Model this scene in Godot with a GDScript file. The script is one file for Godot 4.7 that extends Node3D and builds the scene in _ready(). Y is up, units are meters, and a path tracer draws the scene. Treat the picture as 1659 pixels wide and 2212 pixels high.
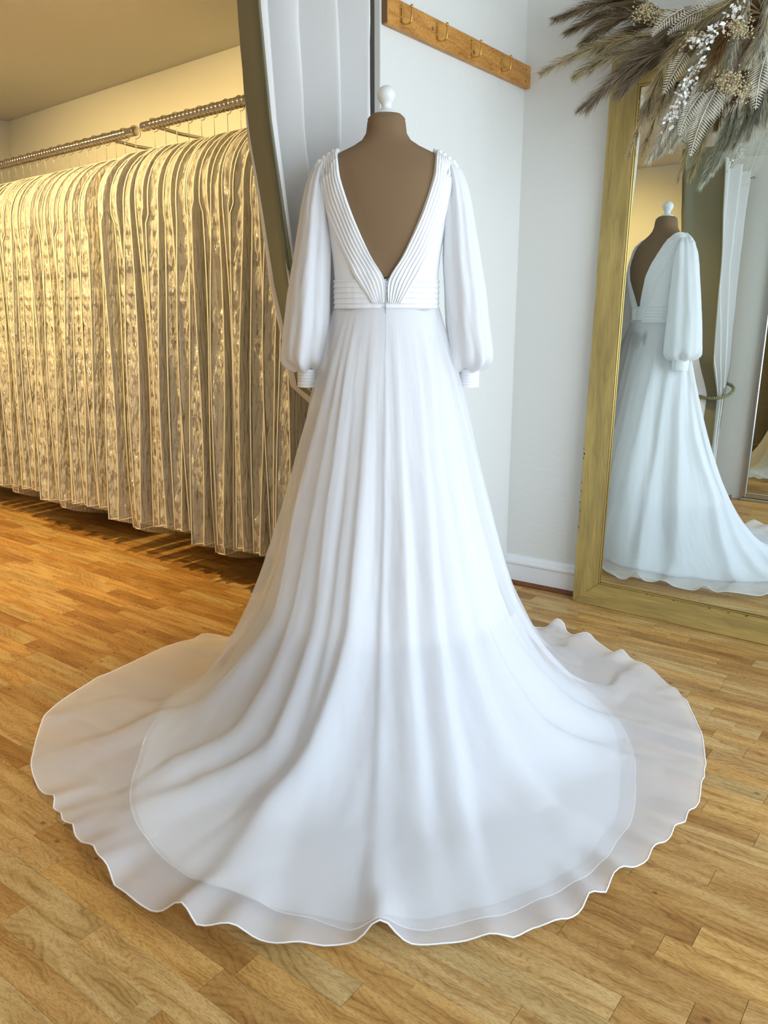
extends Node3D

# ---------------------------------------------------------------- frames
const CORNER := Vector3(0.485, 0, -3.063)
const RAIL0 := Vector3(-0.495, 0, -3.252)
const MIRROR0 := Vector3(0.702, 0, -2.83)
const CEIL := 2.2
var room := Transform3D(Basis(Vector3.UP, deg_to_rad(53.0)), CORNER)   # x along the coat wall, -z into the bag room
var store := Transform3D(Basis(Vector3.UP, deg_to_rad(49.0)), RAIL0)   # -z along the clothes rail, +x to the wall behind it
var looking: Transform3D                                              # x along the mirror's foot, y up its face, z out of it
var rng := RandomNumberGenerator.new()
var noise := FastNoiseLite.new()
var taken := {}
var M := {}


func _ready() -> void:
	rng.seed = 7
	noise.seed = 3
	noise.frequency = 1.0
	camera_and_light()
	materials()
	shell()
	planks()
	big_mirror()
	coat_rack()
	rails()
	bags()
	curtains()
	dress_form()
	dress()
	flowers()
	small_things()


func camera_and_light() -> void:
	var cam := Camera3D.new()
	cam.name = "camera"
	cam.position = Vector3(0, 1.05, 0)
	cam.rotation_degrees = Vector3(-14.05, 0, 0)
	cam.fov = 64.94
	cam.near = 0.05
	cam.far = 60.0
	add_child(cam)
	cam.current = true
	var env := Environment.new()
	env.background_mode = Environment.BG_SKY
	var sky := Sky.new()
	var ps := ProceduralSkyMaterial.new()
	ps.sky_top_color = Color(0.52, 0.66, 0.88)
	ps.sky_horizon_color = Color(0.83, 0.88, 0.95)
	ps.ground_bottom_color = Color(0.45, 0.45, 0.44)
	ps.ground_horizon_color = Color(0.62, 0.63, 0.64)
	ps.sky_energy_multiplier = 1.6
	ps.ground_energy_multiplier = 1.2
	sky.sky_material = ps
	env.sky = sky
	env.tonemap_mode = Environment.TONE_MAPPER_LINEAR
	env.tonemap_exposure = 1.0
	env.sdfgi_enabled = true
	env.ssao_enabled = true
	env.ssil_enabled = true
	var we := WorldEnvironment.new()
	we.name = "environment"
	we.environment = env
	add_child(we)
	# daylight through the shop window behind the camera
	var day := AreaLight3D.new()
	day.name = "window_daylight"
	day.area_size = Vector2(2.9, 1.74)
	day.light_color = Color(0.865, 0.935, 1.0)
	day.light_energy = 7.5
	day.shadow_enabled = true
	day.transform = room * Transform3D(Basis.IDENTITY, Vector3(-1.5, 1.25, 2.74))
	day.set("area_range", 14.0)
	add_child(day)


# ---------------------------------------------------------------- helpers
func numbered(n: String) -> String:
	if not taken.has(n):
		taken[n] = 0
		return n
	taken[n] += 1
	return "%s_%03d" % [n, taken[n]]


func tag(o: Node, label: String, category: String, group := "") -> Node:
	o.set_meta("label", label)
	o.set_meta("category", category)
	if group != "":
		o.set_meta("group", group)
	return o


func thing(called: String, label: String, category: String, t := Transform3D.IDENTITY, group := "") -> Node3D:
	var o := Node3D.new()
	o.name = numbered(called)
	o.transform = t
	add_child(o)
	tag(o, label, category, group)
	return o


func part(called: String, m: Mesh, material: Material, parent: Node, t := Transform3D.IDENTITY) -> MeshInstance3D:
	var o := MeshInstance3D.new()
	o.name = called
	o.mesh = m
	o.transform = t
	if material != null:
		o.material_override = material
	parent.add_child(o, true)
	return o


func struct(called: String, m: Mesh, material: Material, t := Transform3D.IDENTITY) -> MeshInstance3D:
	var o := part(called, m, material, self, t)
	o.set_meta("kind", "structure")
	return o


func at(x: float, y: float, z: float) -> Transform3D:
	return Transform3D(Basis.IDENTITY, Vector3(x, y, z))


func arrays_mesh(v: PackedVector3Array, n: PackedVector3Array, idx: PackedInt32Array, uv := PackedVector2Array(), col := PackedColorArray(), into: ArrayMesh = null) -> ArrayMesh:
	var a := []
	a.resize(Mesh.ARRAY_MAX)
	a[Mesh.ARRAY_VERTEX] = v
	a[Mesh.ARRAY_NORMAL] = n
	a[Mesh.ARRAY_INDEX] = idx
	if uv.size() == v.size():
		a[Mesh.ARRAY_TEX_UV] = uv
	if col.size() == v.size():
		a[Mesh.ARRAY_COLOR] = col
	var m := into if into != null else ArrayMesh.new()
	m.add_surface_from_arrays(Mesh.PRIMITIVE_TRIANGLES, a)
	return m


# pts: nu columns by nv rows (index j * nu + i). Normal is d/di x d/dj.
func grid(pts: PackedVector3Array, nu: int, nv: int, closed := false, flip := false) -> ArrayMesh:
	var nrm := PackedVector3Array()
	nrm.resize(pts.size())
	var uv := PackedVector2Array()
	uv.resize(pts.size())
	for j in nv:
		var ja := maxi(j - 1, 0)
		var jb := mini(j + 1, nv - 1)
		for i in nu:
			var ia := (i - 1 + nu) % nu if closed else maxi(i - 1, 0)
			var ib := (i + 1) % nu if closed else mini(i + 1, nu - 1)
			var n := (pts[j * nu + ib] - pts[j * nu + ia]).cross(pts[jb * nu + i] - pts[ja * nu + i])
			n = n.normalized() if n.length_squared() > 1e-20 else Vector3.UP
			nrm[j * nu + i] = -n if flip else n
			uv[j * nu + i] = Vector2(float(i) / nu, float(j) / nv)
	var idx := PackedInt32Array()
	var cols := nu if closed else nu - 1
	for j in nv - 1:
		for i in cols:
			var k := (i + 1) % nu
			var a := j * nu + i
			var b := j * nu + k
			var c := (j + 1) * nu + k
			var d := (j + 1) * nu + i
			if flip:
				idx.append_array([a, b, c, a, c, d])
			else:
				idx.append_array([a, c, b, a, d, c])
	return arrays_mesh(pts, nrm, idx, uv)


func lathe(profile: Array, sides := 28) -> ArrayMesh:
	var pts := PackedVector3Array()
	for p in profile:
		for i in sides:
			var a := TAU * i / sides
			pts.append(Vector3(p[0] * cos(a), p[1], p[0] * sin(a)))
	return grid(pts, sides, profile.size(), true, true)


func tube(path: PackedVector3Array, radius, sides := 6, closed := false, flat := 1.0) -> ArrayMesh:
	var pts := PackedVector3Array()
	var n := path.size()
	var last := Vector3.ZERO
	for k in n:
		var t: Vector3
		if closed:
			t = (path[(k + 1) % n] - path[(k - 1 + n) % n]).normalized()
		else:
			t = (path[mini(k + 1, n - 1)] - path[maxi(k - 1, 0)]).normalized()
		var side := last
		if k == 0:
			side = t.cross(Vector3.UP if absf(t.y) < 0.9 else Vector3.RIGHT)
		side = (side - t * side.dot(t)).normalized()
		last = side
		var up := t.cross(side)
		var r: float = radius[k] if radius is Array or radius is PackedFloat32Array else radius
		for i in sides:
			var a := TAU * i / sides
			pts.append(path[k] + (side * cos(a) + up * sin(a) * flat) * r)
	if closed:
		for i in sides:
			pts.append(pts[i])
	return grid(pts, sides, n + (1 if closed else 0), true, false)


# a box with chamfered edges, centred on the origin
func cbox(s: Vector3, c := 0.003) -> ArrayMesh:
	var st := SurfaceTool.new()
	st.begin(Mesh.PRIMITIVE_TRIANGLES)
	var h := s * 0.5
	c = minf(c, minf(h.x, minf(h.y, h.z)) * 0.9)
	var face := func(pl: Array, n: Vector3) -> void:
		var u := Vector3(0, 0, 1) if absf(n.x) > 0.7 else Vector3(1, 0, 0)
		var w := Vector3(0, 1, 0) if absf(n.y) < 0.7 else Vector3(0, 0, 1)
		var order := range(1, pl.size() - 1)
		for k in order:
			var a: Vector3 = pl[0]
			var b: Vector3 = pl[k]
			var d: Vector3 = pl[k + 1]
			var tri := [a, b, d] if (d - a).cross(b - a).dot(n) > 0 else [a, d, b]
			for q in tri:
				st.set_normal(n)
				st.set_uv(Vector2((q as Vector3).dot(u), (q as Vector3).dot(w)))
				st.add_vertex(q)
	for ax in 3:
		var b := (ax + 1) % 3
		var d := (ax + 2) % 3
		for sg in [-1.0, 1.0]:
			var n := Vector3.ZERO
			n[ax] = sg
			var pl := []
			for q in [[-1, -1], [1, -1], [1, 1], [-1, 1]]:
				var p := Vector3.ZERO
				p[ax] = sg * h[ax]
				p[b] = q[0] * (h[b] - c)
				p[d] = q[1] * (h[d] - c)
				pl.append(p)
			face.call(pl, n)
			# edges along axis d between +-ax and +-b
			for s2 in [-1.0, 1.0]:
				var e := []
				for q in [[0, -1], [0, 1], [1, 1], [1, -1]]:
					var p := Vector3.ZERO
					p[ax] = sg * (h[ax] - (c if q[0] else 0.0))
					p[b] = s2 * (h[b] - (0.0 if q[0] else c))
					p[d] = q[1] * (h[d] - c)
					e.append(p)
				var en := Vector3.ZERO
				en[ax] = sg
				en[b] = s2
				face.call(e, en.normalized())
	for x in [-1.0, 1.0]:
		for y in [-1.0, 1.0]:
			for z in [-1.0, 1.0]:
				var n := Vector3(x, y, z)
				face.call([n * Vector3(h.x, h.y - c, h.z - c), n * Vector3(h.x - c, h.y, h.z - c), n * Vector3(h.x - c, h.y - c, h.z)], n.normalized())
	return st.commit()


func catmull(p: Array, t: float) -> Vector3:
	var n := p.size() - 1
	var f := clampf(t, 0, 1) * n
	var i := mini(int(f), n - 1)
	f -= i
	var a: Vector3 = p[maxi(i - 1, 0)]
	var b: Vector3 = p[i]
	var c: Vector3 = p[i + 1]
	var d: Vector3 = p[mini(i + 2, n)]
	return b.cubic_interpolate(c, a, d, f)


func table(tab: Array, x: float, col := 1) -> float:
	if x <= tab[0][0]:
		return tab[0][col]
	for k in range(1, tab.size()):
		if x <= tab[k][0]:
			var t: float = (x - tab[k - 1][0]) / (tab[k][0] - tab[k - 1][0])
			return lerpf(tab[k - 1][col], tab[k][col], t)
	return tab[-1][col]


func sm(a: float, b: float, x: float) -> float:
	return smoothstep(a, b, x)


# ---------------------------------------------------------------- materials
func mat(called: String, c: Color, rough := 0.7, metal := 0.0) -> StandardMaterial3D:
	var m := StandardMaterial3D.new()
	m.resource_name = called
	m.albedo_color = c
	m.roughness = rough
	m.metallic = metal
	M[called] = m
	return m


func noise_tex(freq: float, size := 256, normal := false, strength := 4.0, octaves := 4) -> NoiseTexture2D:
	var f := FastNoiseLite.new()
	f.seed = int(freq * 1000) % 97
	f.frequency = freq
	f.fractal_octaves = octaves
	var t := NoiseTexture2D.new()
	t.width = size
	t.height = size
	t.seamless = true
	t.noise = f
	t.as_normal_map = normal
	t.bump_strength = strength
	return t


func bumpy(m: StandardMaterial3D, tex: Texture2D, scale: float, strength: float, world := true) -> void:
	m.uv1_triplanar = true
	m.uv1_world_triplanar = world
	m.uv1_scale = Vector3.ONE * scale
	m.normal_enabled = true
	m.normal_texture = tex
	m.normal_scale = strength


func oak_texture() -> ImageTexture:
	var w := 2048
	var h := 512
	var im := Image.create(w, h, false, Image.FORMAT_RGB8)
	var n := FastNoiseLite.new()
	n.seed = 21
	n.frequency = 1.0
	n.fractal_octaves = 3
	var fine := FastNoiseLite.new()
	fine.seed = 5
	fine.frequency = 1.0
	fine.fractal_octaves = 2
	var light := Color(0.86, 0.725, 0.49)
	var mid := Color(0.74, 0.58, 0.34)
	var dark := Color(0.43, 0.30, 0.15)
	for y in h:
		var strip := y / 64
		var yy := (y % 64) / 64.0 - 0.5
		var arch := strip % 3 == 1
		for x in w:
			var xx := float(x) / w
			var warp := n.get_noise_2d(xx * 5.0 + strip * 31.0, yy * 0.7 + strip * 17.0)
			var r: float
			if arch:
				var xc := fmod(xx * 2.0 + strip * 0.37, 1.0) - 0.5
				r = absf(yy * 3.4 + warp * 1.1) + xc * xc * 10.0 + warp * 0.5
			else:
				r = yy * 5.0 + warp * 2.6
			var ring := pow(0.5 + 0.5 * sin(r * 8.0), 3.0)
			var pore := fine.get_noise_2d(xx * 55.0, y * 0.42)
			var broad := n.get_noise_2d(xx * 3.0 + 50.0, yy * 1.6 + strip * 9.0)
			var c := light.lerp(mid, clampf(0.38 + broad * 0.9, 0, 1))
			c = c.lerp(dark, clampf(ring * 0.30 * (0.6 + maxf(broad, -0.4)) + maxf(pore, 0.0) * 0.50, 0, 0.75))
			im.set_pixel(x, y, c)
	# knots
	var kr := RandomNumberGenerator.new()
	kr.seed = 31
	for k in 4:
		var kx := kr.randi_range(44, w - 44)
		var ky := kr.randi_range(0, 7) * 64 + kr.randi_range(18, 46)
		var rad := kr.randf_range(3.0, 6.5)
		for dy in range(-14, 15):
			for dx in range(-40, 41):
				var dd := sqrt(dx * dx * 0.11 + dy * dy) / rad + 0.25 * n.get_noise_2d(dx * 0.2 + k * 9.0, dy * 0.2)
				if dd < 1.3 and ky + dy >= 0 and ky + dy < h:
					var old := im.get_pixel(kx + dx, ky + dy)
					im.set_pixel(kx + dx, ky + dy, old.lerp(Color(0.30, 0.19, 0.09), clampf(1.3 - dd, 0, 1) * 0.5))
	return ImageTexture.create_from_image(im)


func materials() -> void:
	var plaster := noise_tex(0.05, 256, true, 3.0)
	var weave := noise_tex(0.35, 256, true, 5.0, 2)
	var m := mat("wall_paint", Color(0.89, 0.885, 0.86), 0.85)
	bumpy(m, plaster, 2.5, 0.25)
	m = mat("ceiling_paint", Color(0.86, 0.85, 0.82), 0.9)
	m = mat("gloss_white", Color(0.92, 0.92, 0.92), 0.35)
	m = mat("underlay", Color(0.16, 0.10, 0.05), 0.9)
	var oak := oak_texture()
	var tones := [Color(0.95, 0.93, 0.90), Color(0.90, 0.85, 0.78), Color(0.85, 0.78, 0.68), Color(0.95, 0.89, 0.78), Color(0.80, 0.71, 0.59), Color(0.92, 0.92, 0.91), Color(0.88, 0.81, 0.71)]
	for k in tones.size():
		m = mat("oak_%d" % k, tones[k], 0.42)
		m.albedo_texture = oak
		m.metallic_specular = 0.4
	m = mat("quadrant_wood", Color(0.58, 0.40, 0.24), 0.5)
	m.albedo_texture = oak
	m = mat("pine", Color(0.98, 0.84, 0.62), 0.45)
	m.albedo_texture = oak
	m.uv1_scale = Vector3(1.6, 1.6, 1)
	m = mat("end_grain", Color(0.50, 0.37, 0.24), 0.7)
	m = mat("mirror_gold", Color(0.78, 0.68, 0.42), 0.42)
	m.albedo_texture = grain_texture()
	m.uv1_scale = Vector3(1.0, 0.52, 1)
	m = mat("gilt", Color(0.72, 0.60, 0.34), 0.3, 0.8)
	m = mat("chipped", Color(0.25, 0.17, 0.07), 0.8)
	m = mat("mirror_glass", Color(0.93, 0.965, 0.955), 0.0, 1.0)
	m = mat("brass", Color(0.83, 0.66, 0.36), 0.25, 1.0)
	m = mat("chrome", Color(0.80, 0.78, 0.75), 0.12, 1.0)
	m = mat("steel_wire", Color(0.78, 0.77, 0.75), 0.2, 1.0)
	m = mat("aluminium", Color(0.78, 0.79, 0.80), 0.3, 1.0)
	m = mat("black_metal", Color(0.03, 0.03, 0.04), 0.35, 0.6)
	m = mat("hanger_wood", Color(0.74, 0.52, 0.26), 0.4)
	m = mat("piping", Color(0.95, 0.93, 0.88), 0.6)
	m.backlight_enabled = true
	m.backlight = Color(0.4, 0.4, 0.4)
	m = mat("film", Color(0.95, 0.93, 0.88, 0.50), 0.19)
	m.transparency = BaseMaterial3D.TRANSPARENCY_ALPHA
	bumpy(m, noise_tex(0.03, 256, true, 22.0, 4), 3.5, 0.9, false)
	m.uv1_scale = Vector3(7.0, 1.1, 7.0)
	for k in 4:
		m = mat("gown_%d" % k, [Color(0.93, 0.89, 0.81), Color(0.90, 0.84, 0.74), Color(0.95, 0.93, 0.89), Color(0.91, 0.83, 0.74)][k], 0.65)
		m.backlight_enabled = true
		m.backlight = Color(0.35, 0.35, 0.35)
	m = mat("velvet", Color(0.50, 0.50, 0.41), 0.8)
	m.rim_enabled = true
	m.rim = 0.6
	bumpy(m, weave, 8.0, 0.15)
	m = mat("curtain_lining", Color(0.90, 0.89, 0.875), 0.8)
	m.backlight_enabled = true
	m.backlight = Color(0.25, 0.25, 0.25)
	bumpy(m, weave, 10.0, 0.2)
	m = mat("rope", Color(0.55, 0.54, 0.40), 0.5)
	m.rim_enabled = true
	m.rim = 0.4
	m = mat("form_linen", Color(0.51, 0.405, 0.29), 0.9)
	bumpy(m, weave, 14.0, 0.35)
	m = mat("white_wood", Color(0.92, 0.92, 0.91), 0.35)
	m = mat("crepe", Color(0.95, 0.95, 0.955), 0.75)
	bumpy(m, weave, 14.0, 0.08)
	m.rim_enabled = true
	m.rim = 0.2
	m.backlight_enabled = true
	m.backlight = Color(0.2, 0.2, 0.2)
	m = mat("lining_satin", Color(0.95, 0.945, 0.94), 0.6)
	m = mat("chiffon", Color(0.945, 0.945, 0.955, 0.56), 0.8)
	m.transparency = BaseMaterial3D.TRANSPARENCY_ALPHA
	m.backlight_enabled = true
	m.backlight = Color(0.5, 0.5, 0.5)
	m = mat("chiffon_sleeve", Color(0.95, 0.95, 0.955, 0.86), 0.8)
	m.transparency = BaseMaterial3D.TRANSPARENCY_ALPHA
	m.backlight_enabled = true
	m.backlight = Color(0.6, 0.6, 0.6)
	m = mat("hem_thread", Color(0.96, 0.95, 0.945), 0.7)
	m = mat("zip_grey", Color(0.62, 0.63, 0.66), 0.6)
	m = mat("pearl", Color(0.93, 0.93, 0.92), 0.3)
	m = mat("chair_fabric", Color(0.62, 0.55, 0.56), 0.85)
	m = mat("cardboard", Color(0.55, 0.36, 0.22), 0.8)
	m = mat("window_frame", Color(0.88, 0.88, 0.88), 0.4)
	m = mat("pane", Color(0.9, 0.95, 0.95, 0.06), 0.0)
	m.transparency = BaseMaterial3D.TRANSPARENCY_ALPHA
	m = mat("lamp_glow", Color(1, 0.9, 0.7), 0.5)
	m.emission_enabled = true
	m.emission = Color(1.0, 0.78, 0.45)
	m.emission_energy_multiplier = 6.0


func grain_texture() -> ImageTexture:
	var w := 256
	var h := 1024
	var im := Image.create(w, h, false, Image.FORMAT_RGB8)
	var n := FastNoiseLite.new()
	n.seed = 77
	n.frequency = 1.0
	n.fractal_octaves = 3
	for y in h:
		for x in w:
			var warp := n.get_noise_2d(x * 0.008, y * 0.0022)
			var r := 0.5 + 0.5 * sin((x * 0.045 + warp * 5.0) * 4.0)
			var p := n.get_noise_2d(x * 0.5, y * 0.012)
			var b := n.get_noise_2d(x * 0.02 + 40.0, y * 0.004)
			var k := clampf(0.90 + b * 0.12 - pow(r, 4.0) * 0.045 - maxf(p, 0) * 0.20, 0, 1)
			im.set_pixel(x, y, Color(k, k * 0.985, k * 0.93))
	return ImageTexture.create_from_image(im)


# ---------------------------------------------------------------- the shell
func wall_box(called: String, size: Vector3, t: Transform3D, material: Material = null) -> MeshInstance3D:
	return struct(called, cbox(size, 0.002), material if material != null else M.wall_paint, t)


func shell() -> void:
	# coat wall: from the corner to the edge of the opening
	wall_box("wall_coats", Vector3(0.98, CEIL, 0.022), room * at(-0.332, CEIL / 2, -0.011))
	# wall behind the leaning mirror, a little out of square
	var mw := room * Transform3D(Basis(Vector3.UP, deg_to_rad(3.0)), Vector3(0.004, 0, 0))
	wall_box("wall_mirror", Vector3(0.12, CEIL, 3.2), mw * at(0.06, CEIL / 2, 1.58))
	# its skirting board with a moulded top
	var prof := [[0.0, 0.0], [-0.016, 0.0], [-0.016, 0.078], [-0.019, 0.082], [-0.0205, 0.088], [-0.019, 0.094], [-0.014, 0.098], [-0.012, 0.104], [-0.007, 0.112], [0.0, 0.116]]
	struct("baseboard_mirror", sweep(prof, 0.0, 2.88), M.gloss_white, mw)
	var q := [[-0.016, 0.0], [-0.030, 0.0], [-0.030, 0.006], [-0.027, 0.011], [-0.022, 0.0145], [-0.016, 0.016]]
	struct("trim_1", sweep(q, 0.0, 2.88), M.quadrant_wood, mw)
	# the long wall with the sliding mirror, which runs on into the bag room, and the window wall
	wall_box("wall_wardrobe", Vector3(0.12, CEIL, 4.92), room * at(-3.10, CEIL / 2, -1.84))
	wall_box("wall_alcove", Vector3(1.2, CEIL, 0.12), room * at(-3.76, CEIL / 2, 0.56))
	wall_box("wall_side", Vector3(0.12, CEIL, 2.5), room * at(-4.30, CEIL / 2, 1.75))
	var ww := room * at(-1.45, 0, 2.94)
	var win := [[Vector3(4.9, 0.38, 0.12), Vector3(-0.40, 0.19, 0)], [Vector3(4.9, CEIL - 2.12, 0.12), Vector3(-0.40, (CEIL + 2.12) / 2, 0)], [Vector3(1.05, 1.74, 0.12), Vector3(-2.325, 1.25, 0)], [Vector3(0.4, 1.74, 0.12), Vector3(1.9, 1.25, 0)]]
	for k in win.size():
		wall_box("wall_window" if k == 0 else "wall_window_%03d" % k, win[k][0], ww * at(win[k][1].x, win[k][1].y, 0))
	var f := Node3D.new()
	f.name = "window_1"
	f.set_meta("kind", "structure")
	f.transform = ww * at(-0.05, 1.25, 0)
	add_child(f)
	for s in [-1.0, 1.0]:
		part("window_frame", cbox(Vector3(0.06, 1.74, 0.08), 0.004), M.window_frame, f, at(s * 1.72, 0, 0))
		part("window_frame", cbox(Vector3(3.38, 0.06, 0.08), 0.004), M.window_frame, f, at(0, s * 0.84, 0))
	part("mullion", cbox(Vector3(0.05, 1.62, 0.06), 0.004), M.window_frame, f)
	for s in [-1.0, 1.0]:
		part("pane", cbox(Vector3(1.66, 1.62, 0.006), 0.001), M.pane, f, at(s * 0.857, 0, 0))
	part("window_sill", cbox(Vector3(3.5, 0.03, 0.2), 0.006), M.gloss_white, f, at(0, -0.89, -0.08))
	# bag room
	wall_box("wall_rail", Vector3(0.12, CEIL, 3.88), store * at(0.52, CEIL / 2, -1.10))
	wall_box("wall_far", Vector3(3.6, CEIL, 0.12), store * at(-1.2, CEIL / 2, -2.92))
	struct("ceiling", cbox(Vector3(8.0, 0.1, 9.4), 0.002), M.ceiling_paint, room * at(-2.2, CEIL + 0.05, 0.0))
	# warm downlights in the bag room's ceiling
	for k in 3:
		var p: Vector3 = [Vector3(-1.15, CEIL, -0.45), Vector3(-1.15, CEIL, -1.65), Vector3(-1.35, CEIL, 0.15)][k]
		var d := thing("downlight", ["warm round ceiling downlight beside the near end of the garment rail", "warm round ceiling downlight beside the far end of the garment rail", "warm round ceiling downlight above the tub chair"][k], "light", store * Transform3D(Basis.IDENTITY, p), "bag room downlights")
		part("rim", lathe([[0.045, 0.0], [0.06, 0.0], [0.062, -0.004], [0.05, -0.008], [0.045, -0.004]]), M.gloss_white, d)
		part("lamp_disc", lathe([[0.0, -0.003], [0.044, -0.003]]), M.lamp_glow, d)
		var l := SpotLight3D.new()
		l.name = "downlight_beam"
		l.light_color = Color(1.0, 0.86, 0.575)
		l.light_energy = [5.2, 4.1, 3.2][k]
		l.light_size = 0.045
		l.spot_angle = 58.0
		l.spot_angle_attenuation = 0.8
		l.spot_range = 9.0
		l.shadow_enabled = true
		var aim := Vector3([1.0, 1.0, -0.8][k], -1.0, [-0.05, -0.1, -0.1][k]).normalized()
		l.transform = Transform3D(Basis.looking_at(aim, Vector3.BACK), Vector3(0, -0.012, 0))
		d.add_child(l)


func sweep(prof: Array, z0: float, z1: float) -> ArrayMesh:
	var pts := PackedVector3Array()
	for z in [z0, z1]:
		for p in prof:
			pts.append(Vector3(p[0], p[1], z))
	var flat_mesh := SurfaceTool.new()
	flat_mesh.begin(Mesh.PRIMITIVE_TRIANGLES)
	var n := prof.size()
	for i in n - 1:
		var a := pts[i]
		var b := pts[i + 1]
		var c := pts[n + i + 1]
		var d := pts[n + i]
		var nn := (b - a).cross(d - a).normalized()
		for p in [a, c, b, a, d, c]:
			flat_mesh.set_normal(nn)
			flat_mesh.set_uv(Vector2(p.z, p.y * 4.0))
			flat_mesh.add_vertex(p)
	return flat_mesh.commit()


func plank_mesh(length: float, u0: float, strip: int) -> Array:
	# top face and thin sides; texture runs along z
	var hx := 0.0282
	var hz := length / 2 - 0.0004
	var v := PackedVector3Array()
	var n := PackedVector3Array()
	var uv := PackedVector2Array()
	var idx := PackedInt32Array()
	var faces := [
		[Vector3.UP, [Vector3(-hx, 0, -hz), Vector3(hx, 0, -hz), Vector3(hx, 0, hz), Vector3(-hx, 0, hz)]],
		[Vector3.LEFT, [Vector3(-hx, 0, -hz), Vector3(-hx, 0, hz), Vector3(-hx, -0.008, hz), Vector3(-hx, -0.008, -hz)]],
		[Vector3.RIGHT, [Vector3(hx, 0, -hz), Vector3(hx, 0, hz), Vector3(hx, -0.008, hz), Vector3(hx, -0.008, -hz)]],
		[Vector3.FORWARD, [Vector3(-hx, 0, -hz), Vector3(hx, 0, -hz), Vector3(hx, -0.008, -hz), Vector3(-hx, -0.008, -hz)]],
		[Vector3.BACK, [Vector3(-hx, 0, hz), Vector3(hx, 0, hz), Vector3(hx, -0.008, hz), Vector3(-hx, -0.008, hz)]]]
	for f in faces:
		var k := v.size()
		for p in f[1]:
			v.append(p)
			n.append(f[0])
			uv.append(Vector2(u0 + p.z * 1.1, (strip + 0.5 + p.x / 0.0565 * 0.94) / 8.0))
		var cw: bool = (v[k + 2] - v[k]).cross(v[k + 1] - v[k]).dot(f[0]) > 0
		idx.append_array([k, k + 1, k + 2, k, k + 2, k + 3] if cw else [k, k + 2, k + 1, k, k + 3, k + 2])
	return [v, n, idx, uv]


func planks() -> void:
	var fl := struct("floor", cbox(Vector3(5.9, 0.1, 8.4), 0.001), M.underlay, room * at(-2.3, -0.0585, 0.1))
	var kinds := []
	var lens := [0.30, 0.38, 0.46]
	for a in 3:
		for b in 8:
			kinds.append(plank_mesh(lens[a], rng.randf(), b))
	var meshes := []
	for k in kinds:
		meshes.append(arrays_mesh(k[0], k[1], k[2], k[3]))
	var r := RandomNumberGenerator.new()
	r.seed = 12
	var all := []
	var back := fl.transform.affine_inverse()
	for i in range(-92, 10):
		var z := -3.95 + r.randf() * 0.4 - 0.4
		while z < 4.05:
			var a := r.randi() % 3
			var l: float = lens[a]
			var pos := Vector3(i * 0.0568, -0.0, z + l / 2)
			z += l
			if pos.z - l / 2 < -4.0 or pos.z + l / 2 > 4.25:
				continue
			var tone := r.randi() % 7
			if tone == 4 and r.randf() < 0.4:
				tone = 0
			var wpos := room * pos
			var d := wpos - Vector3(0, 1.05, 0)
			var depth := d.dot(Vector3(0, -0.2428, -0.9701))
			var seen := 0.0
			if depth > 0.3:
				var px := d.x / depth * 1738.0
				var py := -d.dot(Vector3(0, 0.9701, -0.2428)) / depth * 1738.0
				if absf(px) < 880 and py < 1150:
					seen = l / (depth * depth * depth)
			all.append([seen, pos, a * 8 + r.randi() % 8, tone])
	all.sort_custom(func(x, y): return x[0] > y[0])
	var rest := []
	for t in 7:
		rest.append([PackedVector3Array(), PackedVector3Array(), PackedInt32Array(), PackedVector2Array()])
	for k in all.size():
		var e: Array = all[k]
		var local: Vector3 = back * (room * (e[1] as Vector3))
		if k < 300:
			part("plank", meshes[e[2]], M["oak_%d" % e[3]], fl, Transform3D(Basis.IDENTITY, local))
		else:
			var q: Array = rest[e[3]]
			var src: Array = kinds[e[2]]
			var o: int = q[0].size()
			for p in src[0]:
				q[0].append(p + local)
			q[1].append_array(src[1])
			q[3].append_array(src[3])
			for ii in src[2]:
				q[2].append(ii + o)
	var am := ArrayMesh.new()
	for t in 7:
		arrays_mesh(rest[t][0], rest[t][1], rest[t][2], rest[t][3], PackedColorArray(), am)
		am.surface_set_material(t, M["oak_%d" % t])
	var far := part("plank_field", am, null, fl)
	far.set_meta("kind", "stuff")


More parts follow.
